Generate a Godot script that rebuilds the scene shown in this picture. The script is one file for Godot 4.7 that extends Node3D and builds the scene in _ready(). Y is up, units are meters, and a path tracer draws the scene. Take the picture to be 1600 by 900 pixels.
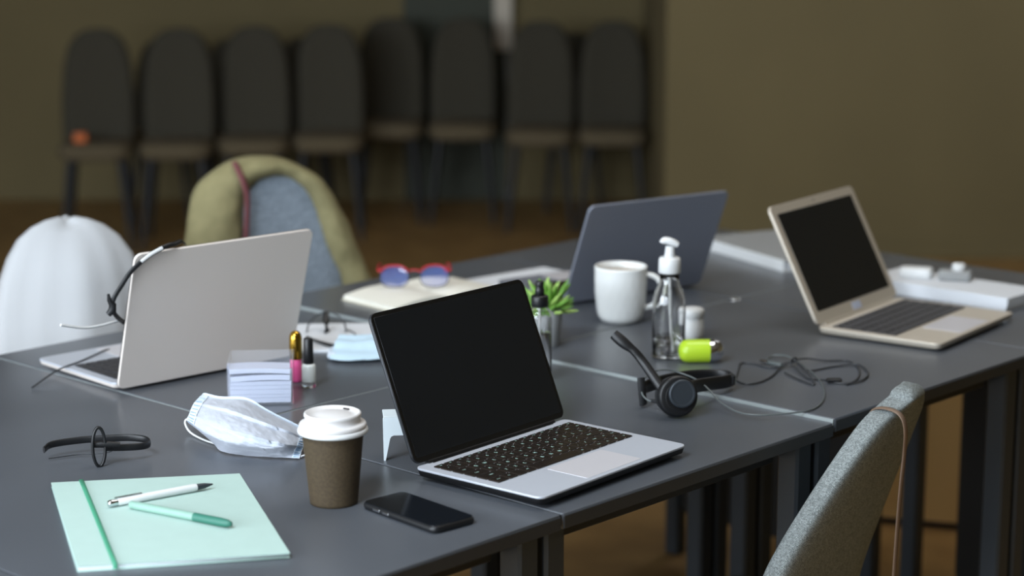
extends Node3D

const TABLE_Y := 0.74
const MODULE_L := 0.57596
const MODULE_W := 0.61007
var GRID_O := Vector3(0.0612, 0.0, -2.3913)
var GRID_U := Vector3(0.6816, 0.0, -0.7317)
var GRID_V := Vector3(-0.7317, 0.0, -0.6816)
var M := {}
var used := {}

# ------------------------------------------------------------------ shapes
class Sh:
	var v := PackedVector3Array()
	var g := PackedInt32Array()
	var uv := PackedVector2Array()
	var grp := 1

	func next() -> int:
		grp += 1
		return grp

	func tri(a: Vector3, b: Vector3, c: Vector3, k: int = -1) -> void:
		v.append(a)
		v.append(b)
		v.append(c)
		for i in 3:
			g.append(k)

	func quad(a: Vector3, b: Vector3, c: Vector3, d: Vector3, k: int = -1) -> void:
		tri(a, b, c, k)
		tri(a, c, d, k)

	# makes the triangles added since `start` (a closed body) face outwards
	func outward(start: int) -> void:
		var vol := 0.0
		for i in range(start, v.size(), 3):
			vol += v[i].dot(v[i + 1].cross(v[i + 2]))
		if vol > 0.0:   # front faces run clockwise
			for i in range(start, v.size(), 3):
				var t := v[i + 1]
				v[i + 1] = v[i + 2]
				v[i + 2] = t

	# closed rings joined one to the next; hard[i] makes a crease before segment i
	func rings(r: Array, cap0 := true, cap1 := true, hard: Array = []) -> Sh:
		var start := v.size()
		var k := next()
		var n: int = r[0].size()
		for i in r.size() - 1:
			if i in hard:
				k = next()
			var a: PackedVector3Array = r[i]
			var b: PackedVector3Array = r[i + 1]
			for j in n:
				var q := (j + 1) % n
				quad(a[j], a[q], b[q], b[j], k)
		if cap0:
			cap(r[0], true)
		if cap1:
			cap(r[r.size() - 1], false)
		outward(start)
		return self

	func cap(ring: PackedVector3Array, back: bool) -> void:
		var c := Vector3.ZERO
		for p in ring:
			c += p
		c /= ring.size()
		var k := next()
		for j in ring.size():
			var q := (j + 1) % ring.size()
			if back:
				tri(c, ring[q], ring[j], k)
			else:
				tri(c, ring[j], ring[q], k)

	# profile of (radius, height) from bottom to top; a doubled point makes a crease
	func lathe(profile: Array, seg := 32) -> Sh:
		var r := []
		var hard := []
		var last := Vector2(-9, -9)
		for p in profile:
			if p.distance_to(last) < 1e-6:
				hard.append(r.size() - 1)
				continue
			last = p
			var ring := PackedVector3Array()
			for j in seg:
				var a := TAU * j / seg
				ring.append(Vector3(cos(a) * p.x, p.y, sin(a) * p.x))
			r.append(ring)
		return rings(r, profile[0].x > 1e-4, profile[-1].x > 1e-4, hard)

	# rounded plate, centred on x and z, from y = 0 to h; chamfer ch all round
	func slab(w: float, d: float, h: float, rc: float, ch: float, at := Vector3.ZERO, seg := 6) -> Sh:
		var r := []
		for e in [[ch, 0.0], [ch * 0.3, ch * 0.3], [0.0, ch], [0.0, h - ch], [ch * 0.3, h - ch * 0.3], [ch, h]]:
			r.append(outline(w - 2 * e[0], d - 2 * e[0], maxf(rc - e[0], 0.0002), at + Vector3(0, e[1], 0), seg))
		if rc < 0.0005:
			return rings(r, true, true, [0, 2, 3, 5])
		return rings(r)

	static func outline(w: float, d: float, rc: float, at: Vector3, seg := 6) -> PackedVector3Array:
		var ring := PackedVector3Array()
		for q in 4:
			var cx := (w / 2 - rc) * (1 if q in [0, 3] else -1)
			var cz := (d / 2 - rc) * (1 if q in [0, 1] else -1)
			for s in seg + 1:
				var a := PI / 2 * (q + float(s) / seg)
				ring.append(at + Vector3(cx + cos(a) * rc, 0, cz + sin(a) * rc))
		return ring

	# box with chamfered edges, flat shaded, from its centre
	func box(c: Vector3, s: Vector3, b := 0.0) -> Sh:
		var start := v.size()
		var h := s / 2
		var k := minf(b, minf(h.x, minf(h.y, h.z)) * 0.9)
		var r := []
		for e in [[-h.y, k], [-h.y + k, 0.0], [h.y - k, 0.0], [h.y, k]]:
			var x: float = h.x - e[1]
			var z: float = h.z - e[1]
			var ring := PackedVector3Array()
			for p in [[x, z - k], [x - k, z], [-x + k, z], [-x, z - k], [-x, -z + k], [-x + k, -z], [x - k, -z], [x, -z + k]]:
				ring.append(c + Vector3(p[0], e[0], p[1]))
			r.append(ring)
		for i in 3:
			for j in 8:
				quad(r[i][j], r[i][(j + 1) % 8], r[i + 1][(j + 1) % 8], r[i + 1][j], -1)
		cap(r[0], true)
		cap(r[3], false)
		outward(start)
		return self

	# round or flat bar along points; rad: one radius or one for each point; flat: the second radius over the first, measured along `side`
	func tube(pts: Array, rad: Variant, seg := 8, closed := false, flat := 1.0, side := Vector3.ZERO) -> Sh:
		var r := []
		var n := pts.size()
		var prev := Vector3.ZERO
		for i in n:
			var a: Vector3 = pts[(i - 1 + n) % n] if closed or i > 0 else pts[i]
			var b: Vector3 = pts[(i + 1) % n] if closed or i < n - 1 else pts[i]
			var t := (b - a).normalized()
			var x := side if side != Vector3.ZERO else prev
			if x == Vector3.ZERO or absf(x.normalized().dot(t)) > 0.98:
				x = Vector3.UP if absf(t.y) < 0.9 else Vector3.RIGHT
			x = (x - t * x.dot(t)).normalized()
			prev = x
			var y := t.cross(x)
			var q: float = rad[i] if rad is Array else rad
			var ring := PackedVector3Array()
			for j in seg:
				var an := TAU * j / seg
				ring.append(pts[i] + x * cos(an) * q * flat + y * sin(an) * q)
			r.append(ring)
		if closed:
			r.append(r[0])
			return rings(r, false, false)
		return rings(r)

	# a sheet of rows of points, given thickness t along its own normals
	func sheet(rows: Array, t: float) -> Sh:
		var nu: int = rows.size()
		var nv: int = rows[0].size()
		var back := []
		for i in nu:
			var row := PackedVector3Array()
			for j in nv:
				var du: Vector3 = rows[mini(i + 1, nu - 1)][j] - rows[maxi(i - 1, 0)][j]
				var dv: Vector3 = rows[i][mini(j + 1, nv - 1)] - rows[i][maxi(j - 1, 0)]
				row.append(rows[i][j] + du.cross(dv).normalized() * t)
			back.append(row)
		var start := v.size()
		var k := next()
		var k2 := next()
		for i in nu - 1:
			for j in nv - 1:
				quad(rows[i][j], rows[i][j + 1], rows[i + 1][j + 1], rows[i + 1][j], k)
				quad(back[i][j], back[i + 1][j], back[i + 1][j + 1], back[i][j + 1], k2)
		for i in nu - 1:
			quad(rows[i][0], rows[i + 1][0], back[i + 1][0], back[i][0])
			quad(rows[i][nv - 1], back[i][nv - 1], back[i + 1][nv - 1], rows[i + 1][nv - 1])
		for j in nv - 1:
			quad(rows[0][j], back[0][j], back[0][j + 1], rows[0][j + 1])
			quad(rows[nu - 1][j], rows[nu - 1][j + 1], back[nu - 1][j + 1], back[nu - 1][j])
		outward(start)
		return self

	# a flat outline (x, y) given depth from z0 to z1, edges eased by b
	func prism(poly: PackedVector2Array, z0: float, z1: float, b := 0.0) -> Sh:
		var start := v.size()
		var inner := poly
		if b > 0.0:
			var o := Geometry2D.offset_polygon(poly, -b)
			if o.size() == 1 and o[0].size() == poly.size():
				inner = o[0]
				var best := 0
				for i in inner.size():
					if inner[i].distance_to(poly[0]) < inner[best].distance_to(poly[0]):
						best = i
				var turned := PackedVector2Array()
				for i in inner.size():
					turned.append(inner[(best + i) % inner.size()])
				inner = turned
			else:
				b = 0.0
		var r := []
		for e in [[inner, z0], [poly, z0 + b], [poly, z1 - b], [inner, z1]]:
			var ring := PackedVector3Array()
			for p in e[0]:
				ring.append(Vector3(p.x, p.y, e[1]))
			r.append(ring)
		var n := poly.size()
		for i in 3:
			for j in n:
				var q := (j + 1) % n
				quad(r[i][j], r[i][q], r[i + 1][q], r[i + 1][j], -1)
		var t := Geometry2D.triangulate_polygon(inner)
		for i in range(0, t.size(), 3):
			tri(r[0][t[i + 1]], r[0][t[i]], r[0][t[i + 2]], -1)
			tri(r[3][t[i]], r[3][t[i + 1]], r[3][t[i + 2]], -1)
		# sides and caps may disagree in turn: set each by its own part
		var mid := Vector3.ZERO
		for i in range(start, v.size()):
			mid += v[i]
		outward(start)
		return self

	func add(o: Sh, x := Transform3D.IDENTITY) -> Sh:
		var base := grp + 1
		for p in o.v:
			v.append(x * p)
		for k in o.g:
			g.append(k if k < 0 else k + base)
		grp = base + o.grp + 1
		return self

	func moved(x: Transform3D) -> Sh:
		for i in v.size():
			v[i] = x * v[i]
		return self

	func mesh(onto: ArrayMesh = null) -> ArrayMesh:
		var st := SurfaceTool.new()
		st.begin(Mesh.PRIMITIVE_TRIANGLES)
		for i in v.size():
			st.set_smooth_group(g[i])
			st.add_vertex(v[i])
		st.index()
		st.generate_normals()
		return st.commit(onto)


static func V(x: float, y: float, z: float) -> Vector3:
	return Vector3(x, y, z)


# smooth curve through points
static func curve(p: Array, per := 6, closed := false) -> Array:
	var out := []
	var n := p.size()
	for i in (n if closed else n - 1):
		var a: Vector3 = p[(i - 1 + n) % n] if closed or i > 0 else p[0] * 2 - p[1]
		var b: Vector3 = p[i]
		var c: Vector3 = p[(i + 1) % n]
		var d: Vector3 = p[(i + 2) % n] if closed or i < n - 2 else p[n - 1] * 2 - p[n - 2]
		for s in per:
			out.append(b.cubic_interpolate(c, a, d, float(s) / per))
	if not closed:
		out.append(p[n - 1])
	return out


# ------------------------------------------------------------------ objects
func numbered(called: String, parent: Node = self) -> String:
	var key := str(parent.get_instance_id()) + called
	var n: int = used.get(key, 0)
	used[key] = n + 1
	return called if n == 0 else "%s_%03d" % [called, n]


func obj(called: String, sh: Variant, m: Material, parent: Node = self, at := Transform3D.IDENTITY) -> MeshInstance3D:
	var o := MeshInstance3D.new()
	o.name = numbered(called, parent)
	o.mesh = sh.mesh() if sh is Sh else sh
	o.material_override = m
	o.transform = at
	parent.add_child(o, true)
	return o


func tag(o: Node, label: String, category: String, group := "") -> void:
	o.set_meta("label", label)
	o.set_meta("category", category)
	if group != "":
		o.set_meta("group", group)


func thing(called: String, label: String, category: String, at := Vector3.ZERO, turn := 0.0, group := "") -> Node3D:
	var o := Node3D.new()
	o.name = numbered(called)
	add_child(o, true)
	o.position = at
	o.rotation.y = turn
	tag(o, label, category, group)
	return o


func dup(src: Node3D, at: Vector3, turn: float, label: String) -> Node3D:
	var c: Node3D = src.duplicate()
	var base: String = src.name
	c.name = numbered(base)
	add_child(c, true)
	c.position = at
	c.rotation.y = turn
	c.set_meta("label", label)
	return c


func struct(called: String, sh: Variant, m: Material, parent: Node = self, at := Transform3D.IDENTITY) -> MeshInstance3D:
	var o := obj(called, sh, m, parent, at)
	if parent == self:
		o.set_meta("kind", "structure")
	return o


# ------------------------------------------------------------------ materials
func mat(called: String, c: Color, rough := 0.6, metal := 0.0, spec := 0.5) -> StandardMaterial3D:
	var m := StandardMaterial3D.new()
	m.resource_name = called
	m.albedo_color = c
	m.roughness = rough
	m.metallic = metal
	m.metallic_specular = spec
	M[called] = m
	return m


func noise(sd: int, freq: float, lo: Color, hi: Color, size := 512, octaves := 4) -> NoiseTexture2D:
	var f := FastNoiseLite.new()
	f.seed = sd
	f.frequency = freq
	f.noise_type = FastNoiseLite.TYPE_SIMPLEX
	f.fractal_octaves = octaves
	var t := NoiseTexture2D.new()
	t.width = size
	t.height = size
	t.seamless = true
	t.noise = f
	var r := Gradient.new()
	r.set_color(0, lo)
	r.set_color(1, hi)
	t.color_ramp = r
	return t


func tri_map(m: StandardMaterial3D, scale: float) -> void:
	m.uv1_triplanar = true
	m.uv1_scale = Vector3.ONE * scale


# woven cloth: a computed image of crossing threads
func weave(sd: int, n := 256, threads := 32) -> ImageTexture:
	var im := Image.create(n, n, false, Image.FORMAT_RGB8)
	var rng := RandomNumberGenerator.new()
	rng.seed = sd
	var tone := PackedFloat32Array()
	for i in threads * threads:
		tone.append(rng.randf())
	var cell := n / threads
	for y in n:
		for x in n:
			var cx := x / cell
			var cy := y / cell
			var fx := absf(float(x % cell) / cell - 0.5) * 2.0
			var fy := absf(float(y % cell) / cell - 0.5) * 2.0
			var h := (1.0 - fx * fx * 0.6) if (cx + cy) % 2 == 0 else (1.0 - fy * fy * 0.6)
			var k := h * (0.62 + 0.38 * tone[cy * threads + cx])
			im.set_pixel(x, y, Color(k, k, k))
	return ImageTexture.create_from_image(im)


func materials() -> void:
	var m := mat("wall_paint", Color8(117, 105, 72), 0.85)
	m.albedo_texture = noise(3, 0.004, Color(0.93, 0.93, 0.93), Color(1, 1, 1))
	tri_map(m, 0.35)
	mat("ceiling_paint", Color8(150, 146, 136), 0.9)
	m = mat("floor_wood", Color8(170, 136, 86), 0.45)
	m.albedo_texture = noise(8, 0.01, Color(0.82, 0.8, 0.78), Color(1, 1, 1))
	tri_map(m, 0.8)
	m = mat("table_top", Color8(87, 91, 97), 0.33)
	m.roughness_texture = noise(5, 0.004, Color(0.88, 0.88, 0.88), Color(1, 1, 1), 512, 1)
	m.albedo_texture = noise(6, 0.004, Color(0.94, 0.94, 0.94), Color(1, 1, 1), 512, 1)
	m.uv1_world_triplanar = true
	tri_map(m, 1.6)
	mat("table_edge", Color8(40, 43, 46), 0.5)
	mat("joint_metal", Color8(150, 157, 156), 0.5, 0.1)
	mat("leg_steel", Color8(58, 64, 70), 0.45, 0.4)
	mat("panel_black", Color8(22, 22, 21), 0.6)
	mat("silver", Color8(190, 195, 204), 0.42, 0.2)
	mat("dark_lid", Color8(58, 60, 64), 0.4, 0.4)
	mat("silver_lid", Color8(234, 225, 217), 0.36, 0.0)
	mat("grey_lid", Color8(142, 147, 160), 0.36, 0.4)
	mat("champagne", Color8(200, 191, 176), 0.42, 0.3)
	mat("trackpad", Color8(208, 206, 210), 0.3, 0.1)
	mat("black_plastic", Color8(20, 21, 23), 0.42)
	mat("black_soft", Color8(28, 29, 31), 0.75)
	mat("black_case", Color8(12, 12, 14), 0.5)
	mat("screen_glass", Color8(19, 23, 28), 0.12, 0.0, 0.5)
	mat("bezel_black", Color8(14, 15, 17), 0.3)
	mat("key_black", Color8(66, 58, 52), 0.16, 0.6, 0.8)
	mat("key_grey", Color8(50, 50, 53), 0.5)
	mat("backlit_legend", Color8(205, 250, 242), 0.6)  # backlight glow put into the colour; the letters do not emit
	mat("white_plastic", Color8(220, 222, 222), 0.4)
	mat("white_lid", Color8(214, 212, 211), 0.5)
	mat("white_ceramic", Color8(236, 238, 236), 0.22)
	mat("coffee", Color8(176, 150, 112), 0.3)
	m = mat("kraft", Color8(76, 63, 42), 0.8)
	m.albedo_texture = noise(11, 0.05, Color(0.78, 0.76, 0.74), Color(1, 1, 1))
	tri_map(m, 6.0)
	mat("memo_paper", Color8(196, 203, 222), 0.8)
	m = mat("paper", Color8(222, 226, 231), 0.8)
	mat("paper_cream", Color8(232, 230, 218), 0.85)
	mat("paper_edge", Color8(204, 198, 178), 0.9)
	m = mat("mint", Color8(176, 202, 194), 0.75)
	m.albedo_texture = noise(12, 0.01, Color(0.985, 0.985, 0.985), Color(1, 1, 1))
	tri_map(m, 4.0)
	mat("mint_pen", Color8(136, 170, 156), 0.5)
	mat("green_band", Color8(66, 148, 116), 0.7)
	mat("green_end", Color8(50, 112, 95), 0.5)
	mat("chrome", Color8(220, 222, 226), 0.12, 1.0)
	m = mat("mask_cloth", Color8(184, 190, 201), 0.85)
	m.rim_enabled = true
	m.rim = 0.3
	mat("mask_band", Color8(208, 220, 232), 0.8)
	mat("mask_blue", Color8(196, 222, 238), 0.85)
	mat("elastic", Color8(232, 236, 238), 0.8)
	mat("stitch", Color8(120, 160, 200), 0.8)
	mat("gold", Color8(196, 156, 60), 0.2, 1.0)
	mat("pink", Color8(226, 92, 150), 0.35)
	mat("polish_white", Color8(226, 230, 226), 0.25)
	mat("lime", Color8(172, 204, 44), 0.3)
	mat("glass", Color(0.97, 0.98, 0.98, 0.02), 0.04).transparency = BaseMaterial3D.TRANSPARENCY_ALPHA
	m = mat("acrylic", Color(0.95, 0.97, 1.0, 0.05), 0.08)
	m.transparency = BaseMaterial3D.TRANSPARENCY_ALPHA
	m = mat("liquid", Color(1, 1, 1, 0.0), 0.02)
	m.transparency = BaseMaterial3D.TRANSPARENCY_ALPHA
	m.refraction_enabled = true
	m.refraction_scale = 0.033
	m = mat("glass_solid", Color(1, 1, 1, 0.0), 0.03)
	m.transparency = BaseMaterial3D.TRANSPARENCY_ALPHA
	m.refraction_enabled = true
	m.refraction_scale = 0.05
	m = mat("leaf", Color8(110, 160, 62), 0.5)
	m.backlight_enabled = true
	m.backlight = Color(0.2, 0.3, 0.08)
	m = mat("leaf_pale", Color8(168, 202, 108), 0.5)
	m.backlight_enabled = true
	m.backlight = Color(0.2, 0.3, 0.08)
	mat("concrete", Color8(150, 152, 152), 0.8)
	mat("soil", Color8(50, 40, 30), 0.95)
	mat("red_frame", Color8(168, 36, 44), 0.35)
	m = mat("lens_reflect", Color(0.5, 0.62, 1.0, 0.14), 0.05)  # blue tint paints a reflection into the lenses
	m.transparency = BaseMaterial3D.TRANSPARENCY_ALPHA
	var w1 := weave(4)
	m = mat("chair_fabric", Color8(188, 198, 198), 0.95)
	m.albedo_texture = w1
	m.heightmap_enabled = true
	m.heightmap_texture = w1
	m.heightmap_scale = 0.03
	tri_map(m, 20.0)
	m = mat("chair_blue", Color8(186, 202, 218), 0.95)
	m.albedo_texture = w1
	tri_map(m, 20.0)
	m = mat("chair_dark", Color8(98, 93, 78), 0.95)
	m.albedo_texture = w1
	tri_map(m, 16.0)
	m = mat("seat_lit", Color8(150, 134, 104), 0.95)  # chair fabric lightened, overhead light put into the seat colour
	m.albedo_texture = w1
	tri_map(m, 16.0)
	mat("chair_leg", Color8(20, 21, 23), 0.5)
	m = mat("khaki", Color8(142, 135, 98), 0.9)
	m.albedo_texture = noise(21, 0.02, Color(0.86, 0.86, 0.84), Color(1, 1, 1))
	tri_map(m, 3.0)
	mat("maroon", Color8(112, 62, 66), 0.8)
	m = mat("drape", Color8(178, 181, 184), 0.9)
	mat("leather", Color8(112, 92, 76), 0.55)
	mat("leather_dark", Color8(46, 36, 34), 0.55)
	mat("light_wood", Color8(190, 158, 104), 0.55)  # tan of the lit floor, for the added cabinet
	mat("sticker", Color8(186, 194, 214), 0.5)
	mat("door_dark", Color8(62, 66, 54), 0.7)
	mat("trim_pale", Color8(210, 200, 184), 0.7)
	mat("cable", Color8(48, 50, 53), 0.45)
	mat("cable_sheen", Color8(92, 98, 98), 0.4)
	mat("orange", Color8(214, 110, 50), 0.6)
	mat("white_steel", Color8(214, 224, 228), 0.5)
	m = mat("lamp_glow", Color8(240, 244, 248), 0.6)
	m.emission_enabled = true
	m.emission = Color8(225, 238, 255)
	m.emission_energy_multiplier = 2.0


# height of the table top at a place: the modules do not quite meet
func cell_rise(i: int, j: int) -> float:
	return (0.006 if i >= 1 else 0.0004 if i == 0 else 0.0) + (0.0008 if j == 1 and i >= 0 else 0.0)


func ty(x: float, z: float) -> float:
	var d := Vector3(x, 0, z) - GRID_O
	return TABLE_Y + cell_rise(int(floor(d.dot(GRID_U) / MODULE_L)), 1 if d.dot(GRID_V) > MODULE_W else 0)


func on(x: float, z: float, up := 0.0) -> Vector3:
	return Vector3(x, ty(x, z) + up, z)


func _ready() -> void:
	# ---- camera
	var cam := Camera3D.new()
	cam.name = "camera"
	var lens := CameraAttributesPhysical.new()
	lens.frustum_focal_length = 125.6
	lens.frustum_focus_distance = 2.72
	lens.frustum_near = 0.05
	lens.frustum_far = 60.0
	lens.exposure_aperture = 5.0
	cam.attributes = lens
	cam.fov = 15.864
	cam.position = Vector3(0, 1.5, 0)
	cam.rotation = Vector3(-0.198538, 0, 0)
	add_child(cam)
	cam.current = true
	# ---- sky, exposure
	var env := Environment.new()
	env.background_mode = Environment.BG_SKY
	var sm := ProceduralSkyMaterial.new()
	sm.sky_top_color = Color(0.5, 0.62, 0.8)
	sm.sky_horizon_color = Color(0.78, 0.84, 0.9)
	sm.ground_bottom_color = Color(0.25, 0.25, 0.25)
	sm.ground_horizon_color = Color(0.5, 0.52, 0.54)
	sm.sky_energy_multiplier = 1.0
	var sky := Sky.new()
	sky.sky_material = sm
	env.sky = sky
	env.tonemap_mode = Environment.TONE_MAPPER_LINEAR
	env.tonemap_exposure = 1.0
	env.sdfgi_enabled = true
	env.ssao_enabled = true
	env.ssil_enabled = true
	var we := WorldEnvironment.new()
	we.name = "surroundings"
	we.environment = env
	add_child(we)
	# ---- daylight at the windows (left of and behind the camera)
	daylight("daylight", Vector3(-4.93, 1.7, -0.3), Vector3(1, -0.14, -0.4), Vector2(2.6, 1.7), 17.0)
	daylight("daylight_behind", Vector3(-2.8, 1.7, 1.23), Vector3(0.4, -0.14, -1), Vector2(3.2, 1.7), 21.0)

	materials()
	room()
	lamps()
	tables()
	background_chairs()
	table_chairs()
	laptops()
	small_things()


func daylight(called: String, at: Vector3, towards: Vector3, size: Vector2, energy: float) -> void:
	var a := AreaLight3D.new()
	a.name = called
	a.area_size = size
	a.light_energy = energy
	a.light_color = Color(0.92, 0.96, 1.0)
	a.shadow_enabled = true
	a.area_range = 20.0
	a.position = at
	add_child(a)
	a.look_at_from_position(at, at + towards, Vector3.UP)


# ------------------------------------------------------------------ setting
func room() -> void:
	struct("floor", Sh.new().box(V(-0.5, -0.1, -4.15), V(9.4, 0.2, 11.3)), M.floor_wood)
	struct("ceiling", Sh.new().box(V(-0.5, 3.1, -4.15), V(9.4, 0.2, 11.3)), M.ceiling_paint)
	struct("wall_right", Sh.new().box(V(4.1, 1.5, -4.15), V(0.2, 3.0, 11.3)), M.wall_paint)
	# back wall with a door opening
	var b := Sh.new()
	b.box(V(-2.75, 1.5, -9.65), V(4.50, 3.0, 0.2))
	b.box(V(1.99, 1.5, -9.65), V(4.02, 3.0, 0.2))
	b.box(V(-0.26, 2.6, -9.65), V(0.48, 0.8, 0.2))
	struct("wall_back", b, M.wall_paint)
	struct("wall_pier", Sh.new().box(V(2.30, 1.5, -8.80), V(3.40, 3.0, 1.5)), M.wall_paint)
	var d := struct("door_1", Sh.new().box(V(0, 1.1, 0), V(0.472, 2.2, 0.05), 0.004), M.door_dark, self, Transform3D(Basis(), V(-0.26, 0, -9.57)))
	obj("handle", Sh.new().tube([V(-0.19, 1.05, 0.025), V(-0.19, 1.05, 0.07), V(-0.08, 1.05, 0.07)], 0.009), M.chrome, d)
	struct("trim_1", Sh.new().box(V(0.0, 1.5, -9.52), V(0.085, 1.6, 0.07), 0.006), M.trim_pale, self, Transform3D(Basis(), V(-0.04, 0, 0)))
	struct("baseboard_pier", Sh.new().box(V(2.30, 0.03, -8.045), V(3.40, 0.06, 0.012), 0.003), M.wall_paint)
	# left wall with one window opening, front wall with another
	var w := Sh.new()
	w.box(V(-5.1, 0.4, -4.15), V(0.2, 0.8, 11.3))
	w.box(V(-5.1, 2.8, -4.15), V(0.2, 0.4, 11.3))
	w.box(V(-5.1, 1.7, -5.775), V(0.2, 1.8, 8.05))
	w.box(V(-5.1, 1.7, 1.275), V(0.2, 1.8, 0.25))
	struct("wall_left", w, M.wall_paint)
	w = Sh.new()
	w.box(V(-0.5, 0.4, 1.4), V(9.0, 0.8, 0.2))
	w.box(V(-0.5, 2.8, 1.4), V(9.0, 0.4, 0.2))
	w.box(V(-4.8, 1.7, 1.4), V(0.4, 1.8, 0.2))
	w.box(V(1.5, 1.7, 1.4), V(5.0, 1.8, 0.2))
	struct("wall_front", w, M.wall_paint)
	for k in 2:
		var n := Node3D.new()
		n.name = "window_%d" % (k + 1)
		n.set_meta("kind", "structure")
		add_child(n)
		n.position = V(-5.1, 1.7, -0.3) if k == 0 else V(-2.8, 1.7, 1.4)
		n.rotation.y = PI / 2 if k == 0 else 0.0
		var half := 1.45 if k == 0 else 1.8
		var f := Sh.new()
		for s in [-1, 1]:
			f.box(V(0, s * 0.87, 0), V(half * 2, 0.06, 0.08), 0.004)
			f.box(V(s * (half - 0.03), 0, 0), V(0.06, 1.8, 0.08), 0.004)
		f.box(V(0, 0, 0), V(0.05, 1.74, 0.06), 0.004)
		obj("window_frame", f, M.white_plastic, n)
		for s in [-1, 1]:
			obj("pane", Sh.new().box(V(s * half / 2, 0, 0), V(half - 0.1, 1.7, 0.006)), M.glass, n)


func lamps() -> void:
	var spots := [V(-1.2, 3.0, -0.8), V(0.35, 3.0, -3.3), V(1.9, 3.0, -6.6)]
	var words := ["square white ceiling light over the left end of the tables", "square white ceiling light over the right end of the tables", "square white ceiling light near the back wall"]
	for k in spots.size():
		var t := thing("ceiling_light", words[k], "ceiling light", spots[k])
		obj("housing", Sh.new().slab(1.24, 1.24, 0.04, 0.01, 0.003, V(0, -0.04, 0)), M.white_plastic, t)
		obj("diffuser", Sh.new().slab(1.18, 1.18, 0.006, 0.006, 0.002, V(0, -0.047, 0)), M.lamp_glow, t)
		var a := AreaLight3D.new()
		a.name = "lamp_light"
		a.area_size = Vector2(1.15, 1.15)
		a.light_energy = [9.5, 1.5, 0.6][k]
		a.light_color = [Color(0.9, 0.95, 1.0), Color(1.0, 0.95, 0.88), Color(1.0, 0.93, 0.84)][k]
		a.shadow_enabled = true
		a.area_range = 20.0
		a.position = V(0, -0.055, 0)
		a.rotation.x = -PI / 2
		t.add_child(a)


func tables() -> void:
	var yaw := atan2(-GRID_U.z, GRID_U.x)
	for i in range(-2, 3):
		for j in 2:
			if i < 0 and j == 1:
				continue   # the two left tables are deep ones, without the middle joint
			var deep := MODULE_W * (2.0 if i < 0 else 1.0)
			var rise := cell_rise(i, j)
			var corner := GRID_O + GRID_U * MODULE_L * i + GRID_V * MODULE_W * j
			var mid := corner + GRID_U * MODULE_L / 2 + GRID_V * deep / 2
			var where: String = {
				-2: ["dark deep table at the far left end, left of the left silver laptop"],
				-1: ["dark deep table carrying the mint folder, paper cup and left silver laptop"],
				0: ["dark table module carrying the open black-screen laptop in front", "dark table module carrying the glasses on the book and the nail polish"],
				1: ["dark table module carrying the black headset's cable bundle", "dark table module under the white mug and the dark grey laptop"],
				2: ["dark table module carrying the champagne laptop on the right", "dark table module at the far right end carrying the white binder"],
			}[i][j]
			var t := thing("meeting_table", where, "table", V(mid.x, 0, mid.z), yaw, "dark table modules pushed together")
			# local x runs along the row, local z back towards the near edge
			var top := Sh.new().slab(MODULE_L - 0.003, deep - 0.003, 0.02, 0.004, 0.0012, V(0, TABLE_Y - 0.02 + rise, 0), 3)
			obj("table_top", top, M.table_top, t)
			if i > -2:
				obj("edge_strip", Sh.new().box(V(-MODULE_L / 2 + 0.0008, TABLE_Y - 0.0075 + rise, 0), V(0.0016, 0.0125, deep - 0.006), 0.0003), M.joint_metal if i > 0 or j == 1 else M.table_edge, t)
			if j == 1:
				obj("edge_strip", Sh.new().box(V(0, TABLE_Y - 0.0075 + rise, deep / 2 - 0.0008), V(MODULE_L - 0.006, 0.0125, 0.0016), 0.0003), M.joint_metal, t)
			else:
				obj("edge_band", Sh.new().box(V(0, TABLE_Y - 0.011 + rise, deep / 2 - 0.0008), V(MODULE_L - 0.006, 0.0165, 0.0022), 0.0005), M.table_edge, t)
			obj("apron", Sh.new().box(V(0, TABLE_Y - 0.04 + rise, 0), V(MODULE_L - 0.12, 0.036, deep - 0.12), 0.002), M.panel_black, t)
			for sx in [-1, 1]:
				for sz in [-1, 1]:
					obj("leg", Sh.new().box(V(sx * (MODULE_L / 2 - 0.024), (TABLE_Y - 0.02 + rise) / 2, sz * (deep / 2 - 0.05)), V(0.036, TABLE_Y - 0.022 + rise, 0.036), 0.004), M.leg_steel, t)
			if i == 2:
				var pw := MODULE_W - (0.13 if j == 1 else 0.22)
				obj("modesty_panel", Sh.new().slab(pw, 0.6, 0.014, 0.03, 0.002).moved(Transform3D(Basis(V(0, 0, 1), V(1, 0, 0), V(0, 1, 0)), V(MODULE_L / 2 - 0.03, 0.4, 0.0 if j == 1 else 0.045))), M.panel_black, t)


# ------------------------------------------------------------------ chairs
# a curved, arch-topped back: half widths at heights, wrapped forward at its sides
func shell(rows: Array, wrap: float, t: float, lean: float, n := 12) -> Sh:
	var r := []
	for q in rows:
		var y: float = q[0]
		var hw: float = q[1]
		var ring := PackedVector3Array()
		for j in n + 1:
			var s := -1.0 + 2.0 * j / n
			var x := hw * s
			ring.append(V(x, y, wrap * pow(absf(x) / 0.2, 2.0) - lean * (y - rows[0][0]) + t / 2 * sqrt(maxf(0.0, 1.0 - pow(absf(s), 6.0)))))
		for j in range(n - 1, 0, -1):
			var s := -1.0 + 2.0 * j / n
			var x := hw * s
			ring.append(V(x, y, wrap * pow(absf(x) / 0.2, 2.0) - lean * (y - rows[0][0]) - t / 2 * sqrt(maxf(0.0, 1.0 - pow(absf(s), 6.0)))))
		r.append(ring)
	return Sh.new().rings(r)


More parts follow.
